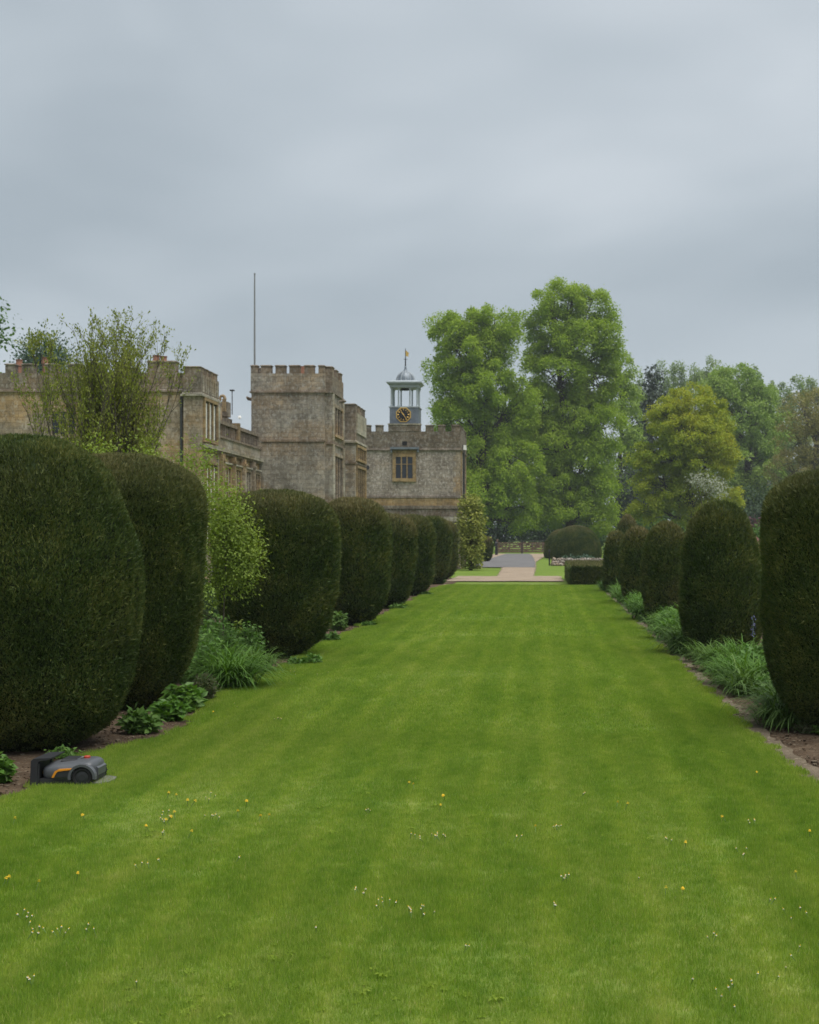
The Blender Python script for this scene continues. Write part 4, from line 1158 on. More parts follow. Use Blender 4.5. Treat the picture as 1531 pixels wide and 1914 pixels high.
def front_window(d, px0, px1, py0, py1, lights, mat='stone_ochre', rows=2, wall_y=None, fr=.16):
    """mullioned window in a wall that faces the camera"""
    y = wall_y if wall_y is not None else d
    x0, x1, z0, z1 = PX(px0, d), PX(px1, d), PZ(py1, d), PZ(py0, d)
    wdw = obj('window', MB().box(x0, x1, y - .012, y + .03, z0, z1).build('tmp', M['glass'], ab).data, None, ab)
    bpy.data.objects.remove(bpy.data.objects['tmp'])
    m_ = MB().box(x0 - fr, x0, y - .09, y + .05, z0 - fr, z1 + fr).box(x1, x1 + fr, y - .09, y + .05, z0 - fr, z1 + fr)
    m_.box(x0, x1, y - .09, y + .05, z1, z1 + fr).box(x0, x1, y - .11, y + .05, z0 - fr, z0)
    m_.build('frame', M[mat], wdw)
    for i in range(1, lights):
        xm_ = x0 + (x1 - x0) * i / lights
        MB().box(xm_ - .035, xm_ + .035, y - .07, y + .0, z0, z1).build('mullion', M[mat], wdw)
    for r_ in range(1, rows):
        zz = z0 + (z1 - z0) * (.66 if rows == 2 else r_ / rows)
        MB().box(x0, x1, y - .055, y + .0, zz - .018, zz + .018).build('transom', M[mat], wdw)
    return wdw
def side_window(X, y0, y1, z0, z1, lights, mat, frame=.12, blind=False, arch=False):
    """mullioned window in a wall that faces right (towards the lawn)"""
    wdw = MB().box(X - .03, X + .012, y0, y1, z0, z1).build('window', M['glass'], ab)
    m_ = MB().box(X - .05, X + .10, y0 - frame, y0, z0 - frame, z1 + frame).box(X - .05, X + .10, y1, y1 + frame, z0 - frame, z1 + frame)
    m_.box(X - .05, X + .10, y0, y1, z1, z1 + frame).box(X - .05, X + .13, y0, y1, z0 - frame, z0)
    m_.build('frame', M[mat], wdw)
    wl = (y1 - y0) / lights
    for i in range(1, lights):
        ym = y0 + wl * i
        MB().box(X, X + .08, ym - .05, ym + .05, z0, z1).build('mullion', M[mat], wdw)
    if blind:
        for i in range(lights):
            ym = y0 + wl * (i + .5)
            MB().box(X + .0125, X + .02, ym - wl * .12, ym + wl * .22, z0 + .05, z1 - .08).build('blind', M['curtain'], wdw)
    return wdw

# --- left wing: wall facing the camera
wx0, wx1 = PX(-140, D1), PX(345, D1)
z_str, z_par, z_mer = PZ(733, D1), PZ(697, D1), PZ(679, D1)
wing = bx('wing_wall', wx0, wx1, D1, D1 + 7, 0, z_str, 'stone_wing')
bx('parapet', wx0, wx1, D1 - .02, D1 + .4, z_str + .13, z_par, 'stone_dark', wing)
string(wing, wx0, wx1 - .1, D1, D1 + 6.9, z_str, 'stone_dark', .09, .13)
for a, b in ((-120, -80), (-60, -20), (10, 28), (41, 64), (84, 108), (128, 152), (172, 196), (216, 240), (276, 330)):
    merlon(wing, PX(a, D1), PX(b, D1), D1 - .02, D1 + .36, z_par + .002, z_mer + (.12 if a == 276 else 0), 'stone_dark')
bx('wing_roof', wx0, wx1 - .2, D1 + .7, D1 + 6.4, z_str + .1, z_par - .1, 'lead', wing)
front_window(D1, 98, 142, 770, 812, 3, 'stone_wing', 2)
front_window(D1, -70, -20, 770, 812, 3, 'stone_wing', 2)
for px, dd, h in ((36, 66, 672), (292, 64, 664), (306, 64, 666), (84, 68, 668)):
    x = PX(px, dd); z1 = PZ(h, dd)
    MB().lathe([(.13, z_str), (.13, z1 - .35), (.17, z1 - .3), (.14, z1 - .1), (.17, z1)], x, dd, 10).build('chimney_pot', M['terra'], ab)
# downpipe on the wing next to the bay
MB().tube([(PX(340, D1), D1 - .1, 1.0), (PX(340, D1), D1 - .1, PZ(742, D1))], .055, 8).build('downpipe', M['pipe'], ab)
# --- projecting bay
bx0, bx1 = PX(343, 59.6), XA
by0, by1 = 59.6, 62.9
zb_str, zb_par, zb_mer = PZ(740, 59.6), PZ(702, 59.6), PZ(684, 59.6)
bay = bx('bay_wall', bx0, bx1, by0, by1, 0, zb_str, 'stone_wing')
bx('parapet', bx0 - .02, bx1 + .02, by0 - .02, by1, zb_str + .15, zb_par + .1, 'stone_dark', bay)
string(bay, bx0, bx1, by0, by1, zb_str, 'stone_pale', .11, .15)
merlon(bay, bx0, bx1, by0, by0 + .55, zb_par + .102, zb_mer, 'stone_dark')
for k in range(3): merlon(bay, bx1 - .35, bx1, by0 + .85 + k * .85, by0 + 1.4 + k * .85, zb_par + .102, zb_mer, 'stone_dark')
# corner pier of the bay, pale
bx('corner_pier', bx1 - .12, bx1 + .07, by1 - .35, by1 + .04, 0, zb_str - .1, 'stone_pale', bay)
side_window(bx1, by0 + .55, by1 - .55, PZ(822, 61), PZ(752, 61), 3, 'stone_ochre', .14, True)
for k in range(7):
    ym = by0 + .3 + k * .42
    bx('parapet_rib', bx1 + .021, bx1 + .06, ym, ym + .12, zb_str + .2, zb_par + .05, 'stone_pale', bay)
# --- long gallery front, facing right
gy0, gy1 = by1, D2
zc = PZ(838, 60.6)                  # cornice
zpp = PZ(822, 62.0)                 # pale parapet top
gal = bx('gallery_wall', XA - 5.5, XA - .005, gy0 + .04, gy1 - .01, 0, zc, 'stone_ochre')
bx('cornice', XA - .3, XA + .22, by0 + .3, gy1 - .02, zc + .004, zc + .16, 'stone_pale', gal)
bx('cornice_bed', XA - .3, XA + .12, by0 + .3, gy1 - .02, zc - .10, zc, 'stone_dark', gal)
bx('parapet_panel', XA - .35, XA + .04, gy0 + .05, gy1 - .02, zc + .164, zc + .62, 'stone_pale', gal)
bx('parapet_coping', XA - .38, XA + .10, gy0 + .05, gy1 - .02, zc + .624, zc + .72, 'stone_dark', gal)
zb0, zb1 = zc + .724, zc + 1.28
nbal = 24
for k in range(nbal):
    ym = gy0 + .3 + (gy1 - gy0 - .5) * k / (nbal - 1)
    MB().box(XA - .22, XA - .08, ym - .055, ym + .055, zb0, zb1).build('baluster', M['stone_dark'], gal)
bx('balustrade_rail', XA - .28, XA - .02, gy0 + .05, gy1 - .02, zb1 + .002, zb1 + .16, 'stone_dark', gal)
for ym in (gy0 + 4.2,):
    bx('balustrade_pier', XA - .30, XA + .052, ym - .14, ym + .14, zb0 + .002, zb1 + .30, 'stone_ochre', gal)
# set-back upper wall behind the balustrade with its own merlons
zs = PZ(775, 70)
up = bx('upper_wall', XA - 5.2, XA - 1.6, gy0 + .5, gy1 + 1, zc, zs, 'stone_dark')
for k in range(5): merlon(up, XA - 2.1, XA - 1.62, gy0 + .8 + 1.9 * k, gy0 + 1.6 + 1.9 * k, zs + .002, zs + .42, 'stone_dark')
x = PX(413, 66); z0_ = PZ(752, 66)
# windows, pilasters
seg = (gy1 - gy0 - .2) / 4
for k in range(4):
    y0_ = gy0 + .15 + seg * k
    side_window(XA, y0_ + .45, y0_ + seg - .25, 1.6, zc - .65, 3, 'stone_ochre' if k < 2 else 'stone_wing', .13, k < 3)
    MB().box(XA + .0, XA + .24, y0_ - .10, y0_ + .18, 0, zc - .104).box(XA, XA + .30, y0_ - .14, y0_ + .22, zc - .42, zc - .30).build('pilaster', M['stone_ochre' if k < 2 else 'stone_wing'], gal)
    MB().box(XA + .01, XA + .16, y0_ + .32, y0_ + seg - .12, zc - .50, zc - .42).build('hood_mould', M['stone_pale'], gal)
y0_ = by0 + .5
side_window(XA, y0_ + .3, y0_ + 2.2, 1.6, zc - .65, 3, 'stone_ochre', .13, True)
MB().box(XA, XA + .24, by1 - .18, by1 + .12, 0, zc - .104).build('pilaster', M['stone_ochre'], gal)
# gilded scroll and aerial on the roof
sc = MB()
th = np.linspace(-.4, 4.2, 16)
sx_, sz_ = PX(415, 68), PZ(745, 68)
sc.tube([(sx_ + .13 * math.cos(a) * (1 - .1 * a), 68, sz_ + .16 * math.sin(a) * (1 - .1 * a)) for a in th], np.linspace(.085, .045, 16), 7)
sc.box(sx_ + .03, sx_ + .18, 67.9, 68.1, sz_ - .62, sz_ - .02)
props(sc.build('carved_finial', M['stone_ochre'], ab), 'ochre carved scroll finial')
x = PX(434, 70)
bx('aerial_mount', PX(413, 69), PX(428, 69), 68.6, 69.4, zs - .2, PZ(752, 69), 'stone_dark', ab)
aer = empty('roof_aerial', (x, 70, zs), 'thin roof aerial between the bay and the tower', 'aerial')
MB().tube([(x, 70, zs), (x, 70, PZ(731, 70))], .025, 6).build('mast', M['pipe'], aer)
MB().box(x - .10, x + .10, 69.9, 70.1, PZ(731, 70), PZ(728.5, 70)).build('head', M['pipe'], aer)
fl = MB().lathe([(.05, 0), (.09, .04), (.11, .12), (.03, .14)], 0, 0, 10).box(-.02, .02, -.02, .02, -.2, 0)
flo = fl.build('floodlight', M['white'], None, at=None); flo.rotation_euler = (R(70), R(30), 0); flo.location = (PX(448, 71), 71, PZ(781, 71)); flo.scale = (.8, .8, .8)
props(flo, 'small white floodlight on the wall left of the tower', 'lamp')

# --- the square tower
tx0, tx1 = PX(470, D2), PX(606, D2)
tz_m, tz_p, tz_s1, tz_s2 = PZ(682, D2), PZ(698, D2), PZ(734, D2), PZ(826, D2)
TD = 4.6
tow = props(bx('tower', tx0, tx1, D2, D2 + TD, 0, tz_s1, 'stone_tower'), 'square grey-brown stone tower')
bx('parapet', tx0 - .03, tx1 + .03, D2 - .03, D2 + TD, tz_s1 + .12, tz_p, 'stone_tower', tow)
string(tow, tx0, tx1, D2, D2 + TD, tz_s1, 'stone_dark', .09, .12)
MB().box(XA + .1, tx1 + .06, D2 - .06, D2 + .1, tz_s2, tz_s2 + .12).build('string_course', M['stone_dark'], tow)
for a, b in ((469, 482), (488, 507.5), (515, 534), (541, 560.5), (569, 587.5), (595.5, 606.5)):
    merlon(tow, PX(a, D2), PX(b, D2), D2 - .03, D2 + .33, tz_p + .002, tz_m, 'stone_dark')
for k in range(1, 4): merlon(tow, tx0, tx0 + .35, D2 + k * 1.1, D2 + k * 1.1 + .5, tz_p + .002, tz_m, 'stone_dark')
for k in range(0, 4): merlon(tow, PX(488 + 27 * k, D2), PX(507 + 27 * k, D2), D2 + TD - .35, D2 + TD - .02, tz_p + .002, tz_m, 'stone_dark')
bx('chimney_pot', PX(562, 74), PX(568, 74), 74, 74.2, tz_p, PZ(684, 74), 'terra', tow)
# stair turret / oriel at the right corner
ox0, ox1 = tx1 - .02, PX(633, D3) + .05
ori = bx('oriel', ox0, PX(611, D2) + .20, D2 + .35, D2 + TD - .3, 0, tz_s1 + .02, 'stone_tower')
orx = PX(611, D2) + .20
bx('parapet', ox0 + .031, orx + .03, D2 + .32, D2 + TD - .28, tz_s1 + .14, tz_p - .02, 'stone_dark', ori)
string(ori, ox0 + .1, orx, D2 + .36, D2 + TD - .3, tz_s1 + .02, 'stone_dark', .09, .12)
for k in range(3): merlon(ori, orx - .36, orx + .03, D2 + .32 + 1.45 * k, D2 + .95 + 1.45 * k, tz_p - .018, tz_m - .02, 'stone_dark')
string(ori, ox0 + .15, orx, D2 + .36, D2 + TD - .3, tz_s2 - .1, 'stone_dark', .07, .2)
side_window(orx, D2 + .9, D2 + TD - .9, PZ(808, D2), PZ(758, D2), 3, 'stone_wing', .16)
side_window(orx, D2 + .9, D2 + TD - .9, PZ(935, D2), PZ(850, D2), 3, 'stone_wing', .16)
for yy in (D2 + .45, D2 + TD - .55):
    MB().tube([(orx + .06, yy, 0), (orx + .06, yy, tz_s2 - .1)], .10, 8).tube([(orx + .05, yy, tz_s2 + .1), (orx + .05, yy, tz_s1)], .085, 8).build('angle_shaft', M['stone_pale'], ori)
for z_ in (PZ(744, D2), ):
    gx = orx + .1
    MB().tube([(gx, D2 + 2.2, z_), (gx + .25, D2 + 2.2, z_ + .06), (gx + .36, D2 + 2.1, z_ + .02)], [.08, .09, .05], 7).build('gargoyle', M['stone_dark'], ori)
MB().tube([(tx0 - .02, D2 + .5, PZ(745, D2)), (tx0 - .24, D2 + .4, PZ(744, D2)), (tx0 - .3, D2 + .3, PZ(741, D2))], [.09, .09, .05], 7).build('gargoyle', M['stone_dark'], tow)
# quoins on the tower's front right and left edges
zq = .2; k = 0
while zq < tz_s1 - .45:
    h_ = .34
    if zq > 3.0:
        wq = .46 if k % 2 else .28
        MB().box(tx0 - .006, tx0 + wq, D2 - .008, D2 + .2, zq, zq + h_ - .008).build('quoin', M['stone_tower'], tow)
        if zq > PZ(750, D2): MB().box(tx1 - wq, tx1 + .006, D2 - .008, D2 + .2, zq, zq + h_ - .008).build('quoin', M['stone_tower'], tow)
    zq += h_; k += 1
# flagpole
fx = PX(476, 74)
fp = empty('flagpole', (fx, 74, tz_p), 'tall bare white flagpole on the tower roof', 'flagpole')
MB().tube([(fx, 74, tz_p), (fx, 74, tz_p + 2.4), (fx, 74, PZ(514, 74))], [.05, .045, .034], 8).build('pole', M['pole'], fp)
MB().lathe([(.02, PZ(514, 74)), (.05, PZ(512, 74)), (.04, PZ(510.5, 74)), (.005, PZ(510, 74))], fx, 74, 8).build('finial_ball', M['pole'], fp)

# --- block beyond the tower
kx0, kx1 = orx - .2, PX(664, D3 + .4)
ky0, ky1 = D2 + TD + .05, 81.2
kz_m, kz_p, kz_s, kz_s2 = PZ(753, D3), PZ(768, D3), PZ(827, D3), PZ(866, D3)
blk = bx('recessed_block', kx0, kx1, ky0, ky1, 0, kz_s, 'stone_tower')
bx('parapet', kx0, kx1 + .03, ky0 - .03, ky1, kz_s + .15, kz_p, 'stone_dark', blk)
bx('parapet_panel', kx1 + .031, kx1 + .09, ky0 + .3, ky1 - .3, kz_s + .55, kz_p - .05, 'stone_pale', blk)
string(blk, kx0, kx1, ky0, ky1, kz_s, 'stone_pale', .11, .15)
MB().box(kx0, kx1 + .06, ky0 - .05, ky1, kz_s2, kz_s2 + .11).build('string_course', M['stone_dark'], blk)
merlon(blk, PX(640, D3) - .0, kx1 + .03, ky0 - .03, ky0 + .5, kz_p + .002, kz_m, 'stone_dark')
merlon(blk, PX(633, D3), PX(636, D3), ky0 - .03, ky0 + .5, kz_p + .002, kz_m, 'stone_dark')
for k in range(3): merlon(blk, kx1 - .35, kx1 + .03, ky0 + 1.1 + k * 1.15, ky0 + 1.75 + k * 1.15, kz_p + .002, kz_m, 'stone_dark')
side_window(kx1, ky0 + .5, ky1 - .5, kz_s2 + .3, kz_s - .2, 4, 'stone_ochre', .14)
side_window(kx1, ky0 + .5, ky1 - .5, PZ(930, D3), kz_s2 - .2, 4, 'stone_ochre', .14)

# --- end block with the clock cupola
ex0, ex1 = PX(640, D4), PX(860, D4)
ey1 = 94.0
ez_m, ez_p, ez_s, ez_b = PZ(794, D4), PZ(806.5, D4), PZ(842, D4), PZ(931, D4)
end = props(bx('end_block', ex0, ex1, D4, ey1, 0, ez_s, 'stone_end'), 'pale rubble end block below the clock')
bx('parapet', ex0, ex1 + .02, D4 - .03, ey1, ez_s + .12, ez_p, 'stone_par', end)
string(end, ex0, ex1, D4, ey1, ez_s, 'stone_dark', .09, .12)
for a, b in ((683.5, 693), (702, 716), (795.5, 810), (819, 832), (844, 859.5)):
    merlon(end, PX(a, D4), PX(b, D4), D4 - .03, D4 + .35, ez_p + .002, ez_m, 'stone_par')
bx('raised_parapet', PX(726, D4), PX(786, D4), D4 - .05, D4 + .5, ez_p + .002, ez_m, 'stone_par', end)
bx('raised_coping', PX(725, D4), PX(787, D4), D4 - .09, D4 + .55, ez_m + .002, ez_m + .08, 'stone_pale', end)
for k in range(4): merlon(end, ex1 - .35, ex1 + .02, D4 + .75 + k * 1.7, D4 + 1.6 + k * 1.7, ez_p + .002, ez_m, 'stone_par')
for k in range(6): merlon(end, PX(690 + 30 * k, D4), PX(706 + 30 * k, D4), ey1 - .35, ey1 - .02, ez_p + .002, ez_m, 'stone_par')
bx('dark_slot', PX(752, D4), PX(761, D4), D4 - .06, D4 - .032, PZ(832, D4), PZ(825, D4), 'black', end)  # black plate on the parapet face, drawn as a small dark slot
front_window(D4, 740, 771.5, 854, 894, 3, 'stone_ochre', 2, D4, .20)
MB().box(PX(730, D4), PX(784, D4), D4 - .26, D4 - .095, PZ(840, D4), PZ(836, D4)).box(PX(731, D4), PX(733.5, D4), D4 - .22, D4 - .095, PZ(846, D4), PZ(840.2, D4)).box(PX(780.5, D4), PX(783, D4), D4 - .22, D4 - .095, PZ(846, D4), PZ(840.2, D4)).build('window_hood', M['lead'], end)
bx('window_lintel', PX(734, D4), PX(778, D4), D4 - .05, D4 - .002, PZ(849, D4), PZ(840.5, D4), 'stone_ochre', end)
string(end, ex0, ex1, D4, ey1, ez_b, 'stone_dark', .07, .16)
bx('ochre_band', ex0, ex1 + .03, D4 - .04, ey1, PZ(945, D4), ez_b - .003, 'stone_ochre', end)
bx('lower_moulding', ex0, ex1 + .07, D4 - .09, ey1, PZ(951, D4), PZ(945, D4) - .003, 'stone_dark', end)
for k in range(26):
    xk = PX(690, D4) + (ex1 - PX(690, D4)) * k / 26
    bx('carved_panel', xk + .03, xk + .17, D4 - .05, D4 - .003, PZ(965, D4), PZ(951.5, D4), 'stone_par', end)
bx('plinth_moulding', ex0, ex1 + .14, D4 - .14, ey1, PZ(975, D4), PZ(966, D4), 'stone_pale', end)
zq = PZ(930, D4); k = 0
while zq < ez_s - .3:
    wq = .42 if k % 2 else .26
    MB().box(ex1 - wq, ex1 + .007, D4 - .008, D4 + .2 + (.2 if k % 2 == 0 else 0), zq, zq + .312).build('quoin', M['stone_wing'], end)
    zq += .32; k += 1
MB().tube([(ex1 + .10, D4 + 2.4, 1.0), (ex1 + .10, D4 + 2.4, PZ(838, D4 + 2.4))], .07, 8).build('downpipe', M['pipe'], end)
MB().box(ex1 + .02, ex1 + .22, D4 + 2.2, D4 + 2.6, PZ(838, D4 + 2.4), PZ(832, D4 + 2.4)).build('rainwater_head', M['pipe'], end)
for yy in (D4 + .6, D4 + 5.2): MB().box(ex1 + .005, ex1 + .06, yy, yy + .5, 0, ez_s - .01).build('pilaster', M['stone_ochre'], end)
sbx = MB().box(PX(866, 88), PX(872, 88), 87.9, 88.2, PZ(841, 88), PZ(832, 88), .02).build('alarm_box', M['white'], end)
MB().tube([(PX(684, 86.8), 86.9, PZ(876, 86.8)), (PX(687, 86.6), 86.5, PZ(874, 86.6))], [.1, .14], 8).build('wall_lamp', M['black'], end)

# clock cupola
cxp, cyp = PX(758, 89.5), 89.5
S9 = 89.5 / F
def cz(py): return PZ(py, 89.5)
hw = 26.8 * S9
cup = props(bx('clock_cupola', cxp - hw, cxp + hw, cyp - hw, cyp + hw, ez_p - .6, cz(764), 'lead'), 'lead-covered cupola with open lantern and dome')
bx('base_coping', cxp - hw - .05, cxp + hw + .05, cyp - hw - .05, cyp + hw + .05, cz(764) + .002, cz(762), 'leadpale', cup)
for px in (-20, 0, 20):
    bx('lead_roll', cxp + px * S9 - .02, cxp + px * S9 + .02, cyp - hw - .025, cyp - hw, ez_p, cz(765), 'lead', cup)
for sx in (-1, 1):
    for sy in (-1, 1):
        for (ox, oy) in ((.95, .95), (.42, .95), (.95, .42)):
            x, y = cxp + sx * ox * (hw - .06), cyp + sy * oy * (hw - .06)
            MB().lathe([(.075, cz(762)), (.075, cz(760)), (.050, cz(759)), (.045, cz(729.5)), (.075, cz(728)), (.075, cz(726.5))], x, y, 10).build('column', M['leadpale'], cup)
bx('architrave', cxp - hw - .0, cxp + hw + .0, cyp - hw, cyp + hw, cz(726.4), cz(721), 'leadpale', cup)
e_ = MB().box(cxp - hw - .10, cxp + hw + .10, cyp - hw - .10, cyp + hw + .10, cz(721) + .002, cz(718.5)).box(cxp - hw - .20, cxp + hw + .20, cyp - hw - .20, cyp + hw + .20, cz(718.5), cz(716.5))
e_.box(cxp - hw - .16, cxp + hw + .16, cyp - hw - .16, cyp + hw + .16, cz(716.5), cz(713), .32)
e_.build('eaves', M['leadpale'], cup)
rd = 16.8 * S9
prof = [(rd * 1.06, cz(714.5)), (rd * 1.03, cz(712)), (rd * .99, cz(708)), (rd * .88, cz(703)), (rd * .70, cz(699)), (rd * .46, cz(696)), (rd * .26, cz(694)), (rd * .17, cz(691)), (rd * .11, cz(688)), (rd * .14, cz(686.5)), (rd * .06, cz(684))]
dome = MB().lathe(prof, cxp, cyp, 24).build('dome', M['lead'], cup, smooth=True)
for k in range(12):
    a = 2 * math.pi * k / 12 + .13
    MB().tube([(cxp + r_ * 1.01 * math.cos(a), cyp + r_ * 1.01 * math.sin(a), z_) for r_, z_ in prof[:7]], .022, 4).build('dome_rib', M['leadpale'], cup)
MB().lathe([(.18, cz(730)), (.30, cz(729)), (.20, cz(724)), (.08, cz(721.5))], cxp, cyp, 12).build('bell', M['black'], cup)
MB().tube([(cxp, cyp, cz(685)), (cxp, cyp, cz(668)), (cxp, cyp, cz(651))], [.05, .032, .018], 6).build('spike', M['black'], cup)
MB().box(cxp - .13, cxp + .13, cyp - .012, cyp + .012, cz(672), cz(671.2)).build('compass_arm', M['black'], cup)
MB().prism([(cxp + .02, cz(665)), (cxp + .2, cz(667)), (cxp + .17, cz(664)), (cxp + .23, cz(660)), (cxp + .12, cz(657.5)), (cxp + .05, cz(655)), (cxp - .04, cz(658)), (cxp + .02, cz(661))], cyp - .015, cyp + .015).build('weather_vane', M['gold'], cup)
# octagonal clock face
ckx, ckz, ckr = PX(757, 89.5), cz(777.5), 13.6 * S9
def octa(r): return [(ckx + r * math.cos(R(22.5 + 45 * i)), ckz + r * math.sin(R(22.5 + 45 * i))) for i in range(8)]
yf = cyp - hw - .03
MB().prism(octa(ckr * 1.08), yf - .03, yf + .02).build('clock_rim', M['gold'], cup)
MB().prism(octa(ckr * .93), yf - .045, yf - .031).build('clock_face', M['black'], cup)
for i in range(12):
    a = R(30 * i)
    p0 = (ckx + .60 * ckr * math.sin(a), yf - .053, ckz + .60 * ckr * math.cos(a)); p1 = (ckx + .80 * ckr * math.sin(a), yf - .053, ckz + .80 * ckr * math.cos(a))
    MB().tube([p0, p1], .026, 4).build('hour_mark', M['gold'], cup)
for (ang, l0, l1, wd_, nm) in ((144, -.2, .80, .022, 'minute_hand'), (323, -.1, .55, .03, 'hour_hand')):
    a = R(ang)
    MB().tube([(ckx + l0 * ckr * math.sin(a), yf - .066, ckz + l0 * ckr * math.cos(a)), (ckx + l1 * ckr * math.sin(a), yf - .066, ckz + l1 * ckr * math.cos(a))], [wd_, wd_ * .6], 4).build(nm, M['gold'], cup)

# ------------------------------------------------------------------ robot mower and charging station
my = 11.45
mx0 = PX(80, my)
K = my / F                          # metres per photograph pixel at the mower
def qx(px): return PX(px, my)
def qz(py): return PZ(py, my)
G0 = .028
mow = empty('robot_mower', (qx(140), my + .22, G0), 'grey robot lawn mower with orange stripe parked on its charger', 'lawn mower')
# body: cross-sections along its length (px), each (half width, belly z, shoulder z, top z)
sec = [(82, .12, .085, .15, .165), (88, .17, .065, .175, .205), (100, .20, .055, .185, .225), (118, .215, .050, .185, .238), (140, .225, .050, .180, .248),
       (160, .225, .055, .185, .257), (176, .22, .10, .200, .262), (188, .205, .12, .205, .260), (195, .18, .10, .195, .247), (199, .14, .09, .180, .222), (201, .09, .10, .165, .19)]
V = []
ycn = my + .22
ring = 14
for (px, hw_, zb_, zs_, zt_) in sec:
    x = qx(px)
    half = [(-.0, zb_), (-.62, zb_), (-.92, zb_ + .012), (-1.0, zb_ + (zs_ - zb_) * .45), (-.985, zs_), (-.84, zs_ + (zt_ - zs_) * .55), (-.45, zt_ - .006), (0, zt_)]
    loop = half + [(-a, b) for a, b in half[-2:0:-1]]
    for (a, b) in loop: V.append((x, ycn + a * hw_, G0 + b))
ring = len(loop)
Fq = []
for j in range(len(sec) - 1):
    for i in range(ring):
        a, b = j * ring + i, j * ring + (i + 1) % ring
        Fq.append((a, b, b + ring, a + ring))
mb_ = MB().add(V, Fq + [tuple(range(ring)), tuple(range(len(V) - 1, len(V) - ring - 1, -1))])
shell = mb_.build('body_shell', M['grey_plastic'], mow, smooth=True)
sb = shell.modifiers.new('round', 'SUBSURF'); sb.levels = 1; sb.render_levels = 2
# dark chassis skirt
MB().prism([(qx(84), G0 + .03), (qx(158), G0 + .03), (qx(160), G0 + .075), (qx(82), G0 + .08)], ycn - .205, ycn + .205).build('chassis', M['dark_plastic'], mow)
MB().prism([(qx(160), G0 + .06), (qx(200), G0 + .06), (qx(199), G0 + .15), (qx(160), G0 + .15)], ycn - .15, ycn + .15).build('rear_chassis', M['dark_plastic'], mow)
# side: dark recess panel and wheel arch, orange stripe
ys_ = ycn - .228
MB().prism([(qx(112), G0 + .10), (qx(145), G0 + .10), (qx(152), G0 + .13), (qx(160), G0 + .175), (qx(128), G0 + .17), (qx(120), G0 + .155)], ys_ - .004, ys_ + .03).build('side_panel', M['dark_plastic'], mow)
MB().prism([(qx(111), G0 + .098), (qx(116), G0 + .098), (qx(121), G0 + .140), (qx(125), G0 + .157), (qx(160), G0 + .176), (qx(163), G0 + .188), (qx(126), G0 + .178), (qx(118), G0 + .160)], ys_ - .010, ys_ + .028).build('orange_stripe', M['orange'], mow)
wx_, wz_, wr_ = qx(176), G0 + .098, .098
arch = [(wx_ + (wr_ + .030) * math.cos(a), wz_ + (wr_ + .030) * math.sin(a)) for a in np.linspace(R(-8), R(190), 16)] + [(wx_ + (wr_ + .006) * math.cos(a), wz_ + (wr_ + .006) * math.sin(a)) for a in np.linspace(R(190), R(-8), 16)]
ar = MB()
n2 = 16
Va = [(p[0], ys_ - .016, p[1]) for p in arch] + [(p[0], ys_ + .05, p[1]) for p in arch]
Fa = []
for i in range(n2 - 1):
    o_, i_ = i, 2 * n2 - 1 - i
    Fa += [(o_, o_ + 1, i_ - 1, i_), (o_ + 32, i_ + 32, i_ - 1 + 32, o_ + 1 + 32), (o_, o_ + 32, o_ + 33, o_ + 1), (i_, i_ - 1, i_ + 31, i_ + 32)]
ar.add(Va, Fa).build('wheel_arch', M['grey_plastic'], mow)
for sgn in (-1, 1):
    yw = ycn + sgn * .205
    def ringy(r0, y_, n=28): return [(wx_ + r0 * math.cos(2 * math.pi * i / n), y_, wz_ + r0 * math.sin(2 * math.pi * i / n)) for i in range(n)]
    prof = [(.062, -.026), (.084, -.028), (.096, -.018), (.098, 0), (.096, .018), (.084, .028), (.062, .026)]
    Vw = []
    for r0, dy in prof: Vw += ringy(r0, yw + dy)
    Fw = []
    for j in range(len(prof)):
        j2 = (j + 1) % len(prof)
        for i in range(28):
            i2 = (i + 1) % 28
            Fw.append((j * 28 + i, j * 28 + i2, j2 * 28 + i2, j2 * 28 + i))
    tyre = MB().add(Vw, Fw).build('wheel', M['rubber'], mow, smooth=True)
    Vr = ringy(.064, yw - .02 * 1) + ringy(.064, yw + .02) + ringy(.03, yw - .026) + ringy(.03, yw + .026)
    Fr = []
    for i in range(28):
        i2 = (i + 1) % 28
        Fr += [(i, i2, 56 + i2, 56 + i), (28 + i, 84 + i, 84 + i2, 28 + i2)]
    Fr += [tuple(range(56, 84)), tuple(range(111, 83, -1))]
    MB().add(Vr, Fr).build('rim', M['dark_plastic'], tyre)
    for k in range(14):
        a = 2 * math.pi * k / 14
        p0 = np.array([wx_ + .098 * math.cos(a), yw, wz_ + .098 * math.sin(a)])
        MB().tube([p0 + np.array([0, -.024, 0]), p0 + np.array([0, .024, 0])], .006, 4).build('tread_lug', M['rubber'], tyre)
MB().lathe([(.030, G0 + .250), (.030, G0 + .272), (.022, G0 + .279)], qx(173), ycn - .03, 14).build('stop_button', M['red'], mow)
MB().box(qx(161), qx(166), ycn - .06, ycn + .0, G0 + .258, G0 + .268).build('display_cover', M['station'], mow)
MB().box(qx(120), qx(156), ycn - .11, ycn + .11, G0 + .236, G0 + .256, .012).build('top_hatch', M['dark_plastic'], mow)
MB().tube([(qx(96), ycn - .12, G0 + .035), (qx(96), ycn - .07, G0 + .035)], .04, 12).build('front_caster', M['rubber'], mow)
MB().prism([(qx(196), G0 + .10), (qx(203), G0 + .10), (qx(204), G0 + .17), (qx(199), G0 + .19)], ycn - .12, ycn + .12).build('rear_bumper', M['grey_plastic'], mow)
mow.scale = (.85, .85, .82)
mow.location = (mow.location.x - 3 * K, mow.location.y - .22, .008)
